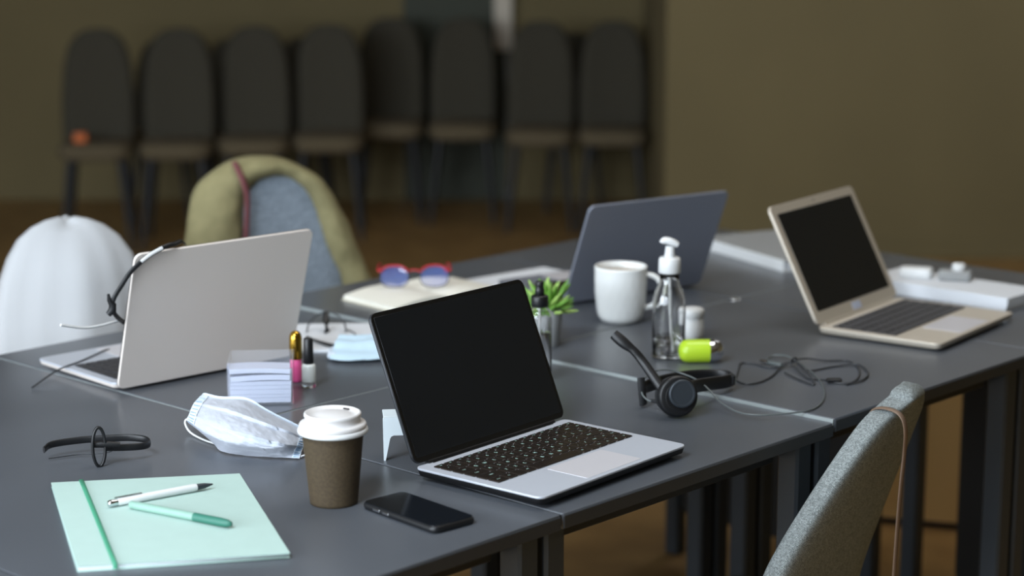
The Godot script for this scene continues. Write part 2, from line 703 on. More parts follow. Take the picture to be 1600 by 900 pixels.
func cushion(w: float, d: float, h: float, at: Vector3) -> Sh:
	var r := []
	for e in [[0.03, 0.0], [0.008, 0.012], [0.0, h * 0.5], [0.008, h - 0.012], [0.03, h - 0.003], [0.09, h]]:
		r.append(Sh.outline(w - 2 * e[0], d - 2 * e[0], maxf(0.09 - e[0], 0.02), at + V(0, e[1], 0), 6))
	return Sh.new().rings(r)


func background_chairs() -> void:
	var base: Node3D
	var list := [
		[-1.695, -8.45, 0.1, "dark upholstered chair at the left end of the row along the wall"],
		[-1.369, -8.48, 0.06, "dark upholstered chair second from the left in the row along the wall"],
		[-1.07, -8.6, 0.05, "dark upholstered chair above and left of the khaki jacket, along the wall"],
		[-0.77, -8.7, 0.04, "dark upholstered chair right of the khaki jacket, along the wall"],
		[-0.535, -9.13, 0.0, "dark upholstered chair standing further back, left of the dark door panel"],
		[-0.215, -9.1, 0.0, "dark upholstered chair in front of the dark door panel"],
		[0.125, -8.9, -0.03, "dark upholstered chair just right of the pale post"],
		[0.435, -8.9, -0.04, "dark upholstered chair at the right end of the row along the wall"],
	]
	for q in list:
		if base == null:
			base = thing("upholstered_chair", q[3], "chair", V(q[0], 0, q[1]), q[2], "dark chairs along the back wall")
			obj("seat", cushion(0.30, 0.36, 0.07, V(0, 0.365, 0.1)), M.seat_lit, base)
			obj("backrest", shell([[0.37, 0.125], [0.40, 0.14], [0.48, 0.147], [0.6, 0.147], [0.72, 0.138], [0.80, 0.118], [0.84, 0.092], [0.862, 0.058], [0.868, 0.025]], 0.05, 0.045, 0.18), M.chair_dark, base)
			for sx in [-1, 1]:
				for sz in [-1, 1]:
					obj("leg", Sh.new().tube([V(sx * 0.10, 0.37, 0.1 + sz * 0.11), V(sx * 0.138, 0.0, 0.1 + sz * 0.16)], [0.016, 0.009], 10), M.chair_leg, base)
		else:
			dup(base, V(q[0], 0, q[1]), q[2], q[3])
	var behind := [[-1.53, "first of the dark chairs half hidden behind the row, at its left end"], [-1.22, "second of the half hidden dark chairs, left of the khaki jacket's top"], [-0.92, "third of the half hidden dark chairs, above the khaki jacket"], [0.28, "half hidden dark chair behind the two rightmost chairs"]]
	for q in behind:
		var c := dup(base, V(q[0], 0, -9.1 if q[0] < 0.0 else -9.38), 0.0, q[1])
		c.scale = Vector3(0.92, 0.9, 0.86)
		c.set_meta("group", "dark chairs half hidden behind the row")
	var o := obj("orange_box", Sh.new().slab(0.05, 0.04, 0.035, 0.006, 0.002), M.orange, self, Transform3D(Basis(), V(-1.735, 0.436, -8.27)))
	tag(o, "small orange thing on the leftmost chair along the wall", "box")
	var s := thing("wall_socket", "small pale socket plate low on the back wall between two chairs", "socket", V(-1.03, 0.42, -9.545))
	obj("plate", Sh.new().slab(0.13, 0.13, 0.012, 0.012, 0.003).moved(Transform3D(Basis(V(1, 0, 0), V(0, 0, 1), V(0, -1, 0)), V(0, 0, -0.0))), M.white_plastic, s)


func lerp_rows(a: Array, b: Array, t: float) -> Array:
	var out := []
	for i in a.size():
		out.append(a[i].lerp(b[i], t))
	return out


func table_chairs() -> void:
	# --- near right: grey chair whose back shows its outer face and left edge
	var left := [V(0.5355, 0.7795, -2.8050), V(0.5144, 0.7708, -2.7850), V(0.4850, 0.7550, -2.7550), V(0.4447, 0.7172, -2.7150), V(0.4002, 0.6611, -2.6850), V(0.3627, 0.6062, -2.6650), V(0.3409, 0.5653, -2.6550), V(0.3208, 0.5016, -2.6550), V(0.305, 0.43, -2.665)]
	var right := [V(0.5900, 0.7740, -2.8650), V(0.5930, 0.7530, -2.8740), V(0.5870, 0.7190, -2.8850), V(0.5711, 0.6595, -2.8950), V(0.5510, 0.5985, -2.8950), V(0.5308, 0.5350, -2.8950), V(0.5166, 0.4808, -2.8950), V(0.5057, 0.4113, -2.8950), V(0.497, 0.34, -2.9)]
	for k in left.size():
		left[k] += V(-0.008, 0.002, 0.0)
	left = curve(left, 4)
	right = curve(right, 4)
	var org := V(0.45, 0, -2.86)
	var t := thing("grey_chair", "grey woven fabric chair at the near right, back turned to us, strap over it", "chair", org)
	var rows := []
	var thick := 0.042
	# the far side is the seat side
	for k in left.size():
		var l: Vector3 = left[k] - org
		var r: Vector3 = right[k] - org
		var inward := GRID_V
		var lo: Vector3 = l - inward * thick * 0.9
		var hw := (r - lo) / 2
		var c := (r + lo) / 2 + inward * thick / 2
		var ring := PackedVector3Array()
		for j in 40:
			var a := TAU * (j + 0.5) / 40
			var ca := signf(cos(a)) * pow(absf(cos(a)), 0.3)
			var sa := signf(sin(a)) * pow(absf(sin(a)), 0.45)
			ring.append(c + hw * ca + inward * (sa * thick / 2 - 0.006 * (1.0 - ca * ca)))
		rows.append(ring)
	# close the top with two smaller rings
	var first: PackedVector3Array = rows[0]
	var c0 := Vector3.ZERO
	for p in first:
		c0 += p
	c0 /= first.size()
	for q in [[0.97, 0.003], [0.88, 0.007], [0.68, 0.011], [0.36, 0.0135]]:
		var ring := PackedVector3Array()
		for p in first:
			ring.append(c0 + (p - c0) * q[0] + V(0, q[1], 0))
		rows.push_front(ring)
	obj("backrest", Sh.new().rings(rows), M.chair_fabric, t)
	var sy := atan2(-GRID_V.x, -GRID_V.z)
	var seat_at := Transform3D(Basis(Vector3.UP, sy), V(0, 0, 0))
	obj("seat", cushion(0.42, 0.34, 0.08, V(0, 0.315, -0.15)), M.chair_fabric, t, seat_at)
	for sx in [-1, 1]:
		for sz in [-1, 1]:
			obj("leg", Sh.new().tube([V(sx * 0.14, 0.32, -0.14 + sz * 0.12), V(sx * 0.18, 0.0, -0.14 + sz * 0.17)], [0.016, 0.009], 10), M.chair_leg, t, seat_at)
	# strap of a bag hung over that chair
	var p := curve([V(0.4960, 0.7560, -2.7860), V(0.5030, 0.7700, -2.7780), V(0.5180, 0.7745, -2.7630), V(0.5330, 0.7700, -2.7460), V(0.5405, 0.7500, -2.7450), V(0.5430, 0.7110, -2.7590), V(0.5390, 0.6636, -2.7550), V(0.5360, 0.5890, -2.7550), V(0.5340, 0.5140, -2.7550), V(0.5330, 0.4400, -2.7550)], 5)
	var strap := obj("bag_strap", Sh.new().tube(p, 0.0016, 10, false, 3.0, V(0.68, 0.1, -0.73)), M.leather, self)
	tag(strap, "thin brown leather strap hung over the grey chair's back", "strap")

	# --- far side: blue-grey chair wearing a khaki jacket
	t = thing("blue_grey_chair", "blue-grey fabric chair across the table, under the khaki jacket", "chair", V(-0.455, 0, -3.98), 0.44)
	obj("backrest", shell([[0.36, 0.13], [0.42, 0.15], [0.6, 0.15], [0.75, 0.142], [0.84, 0.115], [0.895, 0.08], [0.92, 0.045], [0.928, 0.02]], 0.02, 0.04, 0.05), M.chair_blue, t)
	obj("seat", cushion(0.4, 0.4, 0.08, V(0, 0.37, 0.17)), M.chair_blue, t)
	for sx in [-1, 1]:
		for sz in [-1, 1]:
			obj("leg", Sh.new().tube([V(sx * 0.14, 0.375, 0.17 + sz * 0.13), V(sx * 0.18, 0.0, 0.17 + sz * 0.18)], [0.016, 0.009], 10), M.chair_leg, t)
	jacket(V(-0.455, 0, -3.98), 0.44)

	# --- far left: chair under a pale drape
	t = thing("draped_chair", "dark chair at the far left edge, hidden under a pale cloth", "chair", V(-0.79, 0, -3.62), 0.8)
	obj("backrest", shell([[0.4, 0.1], [0.6, 0.1], [0.75, 0.09], [0.83, 0.065], [0.86, 0.03]], 0.02, 0.03, 0.04), M.chair_dark, t)
	obj("seat", cushion(0.38, 0.38, 0.07, V(0, 0.38, 0.15)), M.chair_dark, t)
	for sx in [-1, 1]:
		for sz in [-1, 1]:
			obj("leg", Sh.new().tube([V(sx * 0.13, 0.385, 0.15 + sz * 0.12), V(sx * 0.17, 0.0, 0.15 + sz * 0.17)], [0.016, 0.009], 10), M.chair_leg, t)
	var r := []
	var prof := [[0.50, 0.150], [0.58, 0.146], [0.66, 0.140], [0.74, 0.134], [0.79, 0.124], [0.83, 0.108], [0.862, 0.088], [0.882, 0.064], [0.892, 0.040], [0.896, 0.016]]
	for k in prof.size():
		var ring := PackedVector3Array()
		var hw: float = prof[k][1]
		for j in 48:
			var a := TAU * j / 48
			var fold := 1.0 + 0.10 * sin(a * 5 + 0.8) * (1.0 - float(k) / prof.size()) + 0.05 * sin(a * 11 + prof[k][0] * 6.0) * (1.0 - float(k) / prof.size())
			ring.append(V(cos(a) * hw * fold, prof[k][0] + 0.006 * sin(a * 3), -0.04 * (prof[k][0] - 0.4) + sin(a) * (0.5 * hw + 0.012 * float(k < 6)) * fold))
		r.append(ring)
	var cloth := obj("draped_cloth", Sh.new().rings(r), M.drape, self, Transform3D(Basis(Vector3.UP, 0.3), V(-0.785, 0, -3.6)))
	tag(cloth, "pale bluish white garment draped over the chair at the far left", "garment")

	# --- added cabinet, its tan standing in for lit floor beyond the tables
	t = thing("added_cabinet", "added low light-wood cabinet standing in for lit floor beyond the far right end of the tables", "cabinet", V(1.0, 0, -4.75), -0.3)
	obj("body", Sh.new().box(V(0, 0.24, 0), V(0.6, 0.44, 0.3), 0.004), M.light_wood, t)
	obj("plinth", Sh.new().box(V(0, 0.01, -0.01), V(0.56, 0.02, 0.26), 0.002), M.panel_black, t)


func jacket(at: Vector3, turn: float) -> void:
	var t := thing("khaki_jacket", "khaki jacket with maroon zip hung over the blue-grey chair's back", "jacket", at, turn)
	var outer := [V(-0.195, 0.40, 0), V(-0.192, 0.60, 0), V(-0.186, 0.77, 0), V(-0.165, 0.886, 0), V(-0.122, 0.935, 0), V(-0.066, 0.957, 0), V(0.0, 0.957, 0), V(0.05, 0.938, 0), V(0.097, 0.905, 0), V(0.138, 0.84, 0), V(0.170, 0.765, 0), V(0.195, 0.70, 0), V(0.225, 0.60, 0), V(0.23, 0.45, 0)]
	var inner := [V(-0.07, 0.40, 0), V(-0.072, 0.60, 0), V(-0.07, 0.77, 0), V(-0.066, 0.86, 0), V(-0.055, 0.895, 0), V(-0.03, 0.915, 0), V(0.01, 0.918, 0), V(0.04, 0.905, 0), V(0.066, 0.875, 0), V(0.085, 0.81, 0), V(0.105, 0.75, 0), V(0.125, 0.70, 0), V(0.13, 0.6, 0), V(0.13, 0.45, 0)]
	outer = curve(outer, 5)
	inner = curve(inner, 5)
	var f := FastNoiseLite.new()
	f.seed = 5
	f.frequency = 9.0
	var r := []
	for k in outer.size():
		var c: Vector3 = (outer[k] + inner[k]) / 2
		var h: Vector3 = (outer[k] - inner[k]) / 2
		var lean := -0.05 * (c.y - 0.36)
		var ring := PackedVector3Array()
		for j in 20:
			var a := TAU * j / 20
			var p := c + h * cos(a) + V(0, 0, lean + 0.005 + sin(a) * (0.042 if sin(a) > 0 else 0.05))
			ring.append(p + V(0, 0, 1) * f.get_noise_3d(p.x, p.y, p.z) * 0.014)
		r.append(ring)
	obj("front_panels", Sh.new().rings(r), M.khaki, t)
	# back of the jacket behind the chair
	var rows := []
	for q in [[0.93, 0.05], [0.90, 0.095], [0.84, 0.135], [0.75, 0.160], [0.6, 0.175], [0.42, 0.185]]:
		var row := PackedVector3Array()
		for j in 13:
			var s := -1.0 + j / 6.0
			row.append(V(q[1] * s, q[0], -0.055 - 0.05 * (q[0] - 0.36) + 0.012 * sin(s * 7.0 + q[0] * 5.0)))
		rows.append(row)
	obj("back_panel", Sh.new().sheet(rows, 0.006), M.khaki, t)
	var z := []
	for q in [V(-0.088, 0.954, 0.03), V(-0.078, 0.92, 0.047), V(-0.070, 0.885, 0.045), V(-0.072, 0.82, 0.038), V(-0.078, 0.76, 0.036), V(-0.08, 0.6, 0.044), V(-0.079, 0.42, 0.05)]:
		z.append(q + V(0, 0, -0.05 * (q.y - 0.36) + 0.004))
	obj("zip", Sh.new().tube(curve(z, 4), 0.0075, 8, false, 0.5), M.maroon, t)


# ------------------------------------------------------------------ laptops
func key_rows() -> Array:
	return [
		[["Esc", 1.033], ["F1", 1.033], ["F2", 1.033], ["F3", 1.033], ["F4", 1.033], ["F5", 1.033], ["F6", 1.033], ["F7", 1.033], ["F8", 1.033], ["F9", 1.033], ["F10", 1.033], ["F11", 1.033], ["F12", 1.033], ["Ins", 1.033], ["Del", 1.033]],
		[["`", 1], ["1", 1], ["2", 1], ["3", 1], ["4", 1], ["5", 1], ["6", 1], ["7", 1], ["8", 1], ["9", 1], ["0", 1], ["-", 1], ["=", 1], ["back", 1.5], ["Hm", 1]],
		[["Tab", 1.5], ["Q", 1], ["W", 1], ["E", 1], ["R", 1], ["T", 1], ["Y", 1], ["U", 1], ["I", 1], ["O", 1], ["P", 1], ["[", 1], ["]", 1], ["\\", 1], ["Pg", 1]],
		[["Caps", 1.75], ["A", 1], ["S", 1], ["D", 1], ["F", 1], ["G", 1], ["H", 1], ["J", 1], ["K", 1], ["L", 1], [";", 1], ["'", 1], ["Enter", 1.75], ["Pg", 1]],
		[["Shift", 2.25], ["Z", 1], ["X", 1], ["C", 1], ["V", 1], ["B", 1], ["N", 1], ["M", 1], [",", 1], [".", 1], ["/", 1], ["Shift", 1.25], ["^", 1], ["End", 1]],
		[["Ctrl", 1.25], ["Fn", 1], ["", 1], ["Alt", 1], ["", 5.25], ["Alt", 1], ["", 1], ["Ctrl", 1], ["<", 1], ["v", 1], [">", 1]],
	]


# one key: a bevelled cap with its letter on top in a painted backlight teal, as two surfaces of one mesh
func key_mesh(word: String, w: float, d: float, letters: bool, cap_mat: Material) -> ArrayMesh:
	var mesh := Sh.new().box(V(0, 0.0009, 0), V(w, 0.0018, d), 0.0006).mesh()
	mesh.surface_set_material(0, cap_mat)
	if letters and word != "":
		var tm := TextMesh.new()
		var font := SystemFont.new()
		font.font_names = PackedStringArray(["Droid Sans"])
		tm.font = font
		tm.text = word
		tm.font_size = 24
		tm.pixel_size = (0.0066 if word.length() == 1 else 0.0034) / 24.0
		tm.depth = 0.0
		tm.curve_step = 4.0
		var st := SurfaceTool.new()
		st.begin(Mesh.PRIMITIVE_TRIANGLES)
		st.append_from(tm, 0, Transform3D(Basis(Vector3.RIGHT, -PI / 2), V(0, 0.00188, 0)))
		st.commit(mesh)
		mesh.surface_set_material(mesh.get_surface_count() - 1, M.backlit_legend)
	return mesh


# origin: middle of the hinge edge on the table; local +z towards the user
func laptop(called: String, label: String, at: Vector3, turn: float, w: float, d: float, h: float, tilt: float, len: float, look: Dictionary) -> Node3D:
	var t := thing(called, label, "laptop", at, turn, "open laptops on the tables")
	var top: Material = look.deck
	# lower case tapers in towards the front
	var r := []
	for e in [[0.011, 0.0022], [0.002, h * 0.4], [0.0006, h - 0.0028]]:
		r.append(Sh.outline(w - 2 * e[0], d - 2 * e[0], 0.010, V(0, e[1], d / 2), 5))
	obj("lower_case", Sh.new().rings(r), look.under, t)
	var base := obj("deck", Sh.new().slab(w, d, 0.0030, 0.011, 0.0007, V(0, h - 0.0028, d / 2), 6), top, t)
	for sx in [-1, 1]:
		for sz in [0.02, d - 0.02]:
			obj("rubber_foot", Sh.new().slab(0.03, 0.006, 0.0022, 0.0029, 0.0004, V(sx * (w / 2 - 0.05), 0, sz)), M.black_soft, t)
	# keyboard
	var kw := w * 0.912
	var unit := kw / 15.5
	var kz := d * 0.092
	var kd := d * 0.53
	var fh := kd * 0.105
	var pitch := (kd - fh) / 5.0
	var gap := 0.0022
	var dark: Material = look.key
	var cache := {}
	var kr := key_rows()
	for row in kr.size():
		var x := -kw / 2
		var dz := (fh if row == 0 else pitch) - gap
		var z := kz + (fh / 2 if row == 0 else fh + pitch * (row - 0.5))
		for k in kr[row]:
			var ww: float = k[1] * unit
			var id := "%s/%.2f/%d" % [k[0] if look.letters else "", k[1], mini(row, 1)]
			if not cache.has(id):
				cache[id] = key_mesh(k[0], ww - gap, dz, look.letters, dark)
			var o := MeshInstance3D.new()
			o.name = numbered("key", t)
			o.mesh = cache[id]
			o.position = V(x + ww / 2, h + 0.0002, z)
			t.add_child(o, true)
			x += ww
	obj("hinge_slot", Sh.new().slab(w * 0.8, 0.0022, 0.0006, 0.001, 0.0002, V(0, h, d * 0.05 - 0.005)), look.under, t)
	obj("trackpad", Sh.new().slab(0.115, d * 0.315, 0.0005, 0.003, 0.0001, V(0.004, h + 0.0001, d * 0.806)), M.trackpad, t)
	# lid
	var up := V(0, cos(tilt), -sin(tilt))
	var n := V(0, sin(tilt), cos(tilt))
	var drop: float = look.get("drop", 0.0)   # lids whose lower edge swings down behind the base
	var lid := Transform3D(Basis(V(1, 0, 0), n, -up), V(0, h + 0.001 - drop, 0.0035 if drop == 0.0 else -0.0012))
	var ll := len - 0.003
	obj("hinge", Sh.new().tube([V(-w * 0.42, h + 0.0005, 0.0), V(w * 0.42, h + 0.0005, 0.0)], 0.0042, 12), look.hinge, t)
	obj("lid_shell", Sh.new().slab(w, ll, 0.0042, 0.012, 0.001, V(0, -0.0056, -ll / 2 - 0.003), 6), look.lid, t, lid)
	obj("bezel", Sh.new().slab(w - 0.0004, ll - 0.0004, 0.0014, 0.011, 0.0004, V(0, -0.0014, -ll / 2 - 0.003), 6), look.bezel, t, lid)
	var b: float = look.border
	obj("screen", Sh.new().slab(w - 2 * b, ll - b * 2.2, 0.0006, 0.002, 0.0002, V(0, -0.0002, -ll / 2 - 0.003 - b * 0.15), 3), M.screen_glass, t, lid)
	obj("camera", Sh.new().lathe([Vector2(0.0018, 0), Vector2(0.0018, 0.0002)], 12), M.black_case, t, lid * Transform3D(Basis(), V(0, 0.0001, -ll + b * 0.3)))
	return t


func laptops() -> void:
	laptop("laptop", "open laptop in the middle foreground with silver deck, black screen and black keys", on(-0.0263, -2.655), 0.881, 0.3095, 0.2080, 0.0165, 0.3971, 0.204, {
		"deck": M.silver, "under": M.black_case, "key": M.key_black, "letters": true, "lid": M.dark_lid, "bezel": M.bezel_black, "hinge": M.black_case, "border": 0.006})
	laptop("laptop", "silver laptop on the left, plain lid back towards us, headset hung on its corner", on(-0.4720, -3.0930), 3.8903, 0.3232, 0.2241, 0.0135, 0.2822, 0.2241, {
		"deck": M.silver, "under": M.silver_lid, "key": M.key_grey, "letters": false, "lid": M.silver_lid, "bezel": M.bezel_black, "hinge": M.black_case, "border": 0.012, "drop": 0.0105})
	laptop("laptop", "dark grey laptop behind the white mug, seen from the back of its lid", on(0.2150, -3.6730), 3.7455, 0.3133, 0.2033, 0.0135, 0.4016, 0.2033, {
		"deck": M.grey_lid, "under": M.black_case, "key": M.key_black, "letters": false, "lid": M.grey_lid, "bezel": M.bezel_black, "hinge": M.black_case, "border": 0.008, "drop": 0.0105})
	var r := laptop("laptop", "champagne laptop at the right with wide pale bezel and a blank dark screen", on(0.5941, -3.4700), 0.9445, 0.3022, 0.2200, 0.0145, 0.4801, 0.2156, {
		"deck": M.champagne, "under": M.champagne, "key": M.key_grey, "letters": false, "lid": M.champagne, "bezel": M.champagne, "hinge": M.champagne, "border": 0.0165})
	var lid: MeshInstance3D = r.get_node("bezel")
	obj("sticker", Sh.new().slab(0.03, 0.013, 0.0005, 0.001, 0.0001, V(-0.002, -0.0001, -0.0125)), M.sticker, r, lid.transform)


func flat_ring(pts: Array, width: float, t: float) -> Sh:
	return Sh.new().tube(pts, t, 8, false, width / t, Vector3.UP)


func small_things() -> void:
	paper_cup()
	phone()
	folder()
	face_masks()
	memo_box()
	cosmetics()
	headset_centre()
	headset_left()
	headset_hanging()
	headset_papers()
	book_and_glasses()
	plant()
	bottles()
	mug()
	stand()
	far_papers()


func paper_cup() -> void:
	var t := thing("paper_cup", "brown kraft paper cup with white plastic lid beside the face mask", "cup", on(-0.2190, -2.4420))
	obj("cup_wall", Sh.new().lathe([Vector2(0.0, 0.004), Vector2(0.0275, 0.004), Vector2(0.0278, 0.0), Vector2(0.0295, 0.0004), Vector2(0.0298, 0.004), Vector2(0.0378, 0.091), Vector2(0.0378, 0.0925), Vector2(0.030, 0.0925)], 56), M.kraft, t)
	obj("rim", Sh.new().lathe([Vector2(0.036, 0.0895), Vector2(0.0415, 0.0892), Vector2(0.0432, 0.0906), Vector2(0.0434, 0.0924), Vector2(0.0428, 0.0946), Vector2(0.0415, 0.0958), Vector2(0.036, 0.0962)], 56), M.white_plastic, t)
	obj("lid", Sh.new().lathe([
		Vector2(0.036, 0.0955), Vector2(0.0408, 0.0957), Vector2(0.0415, 0.0975), Vector2(0.0412, 0.1000), Vector2(0.0402, 0.1016), Vector2(0.0380, 0.1022), Vector2(0.0352, 0.1026), Vector2(0.0342, 0.1042),
		Vector2(0.0340, 0.1088), Vector2(0.0350, 0.1102), Vector2(0.0352, 0.1124), Vector2(0.0346, 0.1140), Vector2(0.0335, 0.1146), Vector2(0.0318, 0.1142), Vector2(0.0300, 0.1120), Vector2(0.0240, 0.1112), Vector2(0.0215, 0.1118), Vector2(0.0165, 0.1135), Vector2(0.0080, 0.1142), Vector2(0.0, 0.1144)], 56), M.white_lid, t)
	obj("sip_hole", Sh.new().slab(0.009, 0.003, 0.0012, 0.0014, 0.0003), M.leather_dark, t, Transform3D(Basis(Vector3.UP, -0.6), V(0.0150, 0.1124, -0.0215)))


func phone() -> void:
	var t := thing("phone", "black smartphone lying face up near the table's front edge", "phone", on(-0.1128, -2.3860, 0.0005), atan2(-0.742, 0.670))
	obj("body", Sh.new().slab(0.140, 0.067, 0.0084, 0.0100, 0.0030, Vector3.ZERO, 10), M.black_plastic, t)
	obj("screen", Sh.new().slab(0.136, 0.063, 0.0008, 0.0085, 0.0003, V(0, 0.0081, 0), 10), M.screen_glass, t)
	obj("speaker_slot", Sh.new().slab(0.0016, 0.009, 0.0003, 0.0007, 0.0001, V(-0.0645, 0.0089, 0)), M.black_soft, t)
	for s in [-1, 1]:
		obj("side_button", Sh.new().slab(0.012, 0.0012, 0.003, 0.0005, 0.0002, V(-0.03 + s * 0.009, 0.0028, 0.0336)), M.chrome, t)


func folder() -> void:
	var o := V(-0.41, 0, -2.36)
	var tr := V(-0.3480, 0, -2.5420) - o
	var br := V(-0.2505, 0, -2.2277) - o
	var tl := V(-0.5800, 0, -2.5017) - o
	var bl := V(-0.4810, 0, -2.1815) - o
	var t := thing("mint_folder", "mint green folder closed with a green elastic band, two pens on it", "folder", on(o.x, o.z))
	var r := []
	for e in [[0.0, 0.997], [0.0004, 1.0], [0.0016, 1.0], [0.002, 0.998]]:
		var ring := PackedVector3Array()
		for p in [tl, bl, br, tr]:
			ring.append(p * e[1] + V(0, e[0], 0))
		r.append(ring)
	obj("back_cover", Sh.new().rings(r, true, true, [0, 1, 2]), M.mint, t)
	r = []
	for e in [[0.002, 0.985], [0.0052, 0.985]]:
		var ring := PackedVector3Array()
		for p in [tl, bl, br, tr]:
			ring.append(p * e[1] + V(0, e[0], 0))
		r.append(ring)
	obj("sheets", Sh.new().rings(r, true, true, [0]), M.paper, t)
	# the front cover bows up a little
	var rows := []
	for i in 9:
		var row := PackedVector3Array()
		for j in 9:
			var u := i / 8.0
			var v := j / 8.0
			var p := tl.lerp(tr, u).lerp(bl.lerp(br, u), v)
			row.append(p + V(0, 0.0056 + 0.0012 * sin(u * PI) * sin(v * PI), 0))
		rows.append(row)
	obj("front_cover", Sh.new().sheet(rows, -0.0014), M.mint, t)
	var top := V(-0.5435, 0, -2.5085) - o
	var bot := V(-0.4398, 0, -2.1855) - o
	var p := []
	for k in 9:
		p.append(top.lerp(bot, k / 8.0) + V(0, 0.0084 + 0.0008 * sin(PI * k / 8.0), 0))
	p.push_front(top + V(-0.0005, 0.003, -0.001))
	p.append(bot + V(0.0005, 0.003, 0.001))
	obj("elastic_band", Sh.new().tube(p, 0.0009, 8, false, 3.2, V(0.95, 0, -0.3)), M.green_band, t)
	# pens
	var a := V(-0.4870, 0, -2.3915)
	var b := V(-0.3725, 0, -2.4735)
	pen("white ballpoint pen with dark tip lying on the mint folder", a, b, M.white_plastic, M.leg_steel, M.chrome)
	a = V(-0.4605, 0, -2.3900)
	b = V(-0.3270, 0, -2.3120)
	pen("mint pen with dark green end lying on the mint folder", a, b, M.mint_pen, M.green_end, M.mint_pen)


func pen(label: String, a: Vector3, b: Vector3, body: Material, tip: Material, clip: Material) -> void:
	var len := a.distance_to(b)
	var y := TABLE_Y + 0.0134
	var t := thing("pen", label, "pen", V((a.x + b.x) / 2, y, (a.z + b.z) / 2), atan2(-(b.z - a.z), b.x - a.x), "pens on the mint folder")
	var x := Basis(V(0, -1, 0), V(1, 0, 0), V(0, 0, 1))   # lathe axis along local x
	var h := len / 2
	if tip == M.green_end:
		obj("barrel", Sh.new().lathe([Vector2(0.0, -h), Vector2(0.0035, -h + 0.0005), Vector2(0.0048, -h + 0.003), Vector2(0.0052, -h + 0.02), Vector2(0.0052, h * 0.28)], 20), body, t, Transform3D(x, V(0, 0, 0)))
		obj("grip", Sh.new().lathe([Vector2(0.0053, h * 0.28), Vector2(0.0053, h * 0.28), Vector2(0.0053, h * 0.8), Vector2(0.0046, h - 0.006), Vector2(0.0024, h - 0.0008), Vector2(0.0, h)], 20), tip, t, Transform3D(x, V(0, 0, 0)))
	else:
		obj("barrel", Sh.new().lathe([Vector2(0.0036, -h + 0.012), Vector2(0.0046, -h + 0.014), Vector2(0.0048, 0), Vector2(0.0048, h * 0.62), Vector2(0.0042, h * 0.68)], 20), body, t, Transform3D(x, V(0, 0, 0)))
		obj("push_button", Sh.new().lathe([Vector2(0.0, -h), Vector2(0.0036, -h + 0.0006), Vector2(0.0042, -h + 0.003), Vector2(0.0042, -h + 0.011), Vector2(0.0036, -h + 0.013)], 20), clip, t, Transform3D(x, V(0, 0, 0)))
		obj("tip", Sh.new().lathe([Vector2(0.0042, h * 0.67), Vector2(0.0034, h * 0.84), Vector2(0.0016, h * 0.95), Vector2(0.0008, h), Vector2(0.0, h)], 20), tip, t, Transform3D(x, V(0, 0, 0)))
		obj("clip", Sh.new().box(V(-h * 0.62, 0.0058, 0.0), V(0.036, 0.0012, 0.003), 0.0004), clip, t)


func fine(rows: Array, per: int) -> Array:
	# a smooth net through a coarse one, both ways
	var across := []
	for r in rows:
		across.append(curve(r, per))
	var out := []
	for i in (rows.size() - 1) * per + 1:
		out.append(PackedVector3Array())
	for j in across[0].size():
		var col := []
		for i in rows.size():
			col.append(across[i][j])
		var c := curve(col, per)
		for i in c.size():
			out[i].append(c[i])
	return out


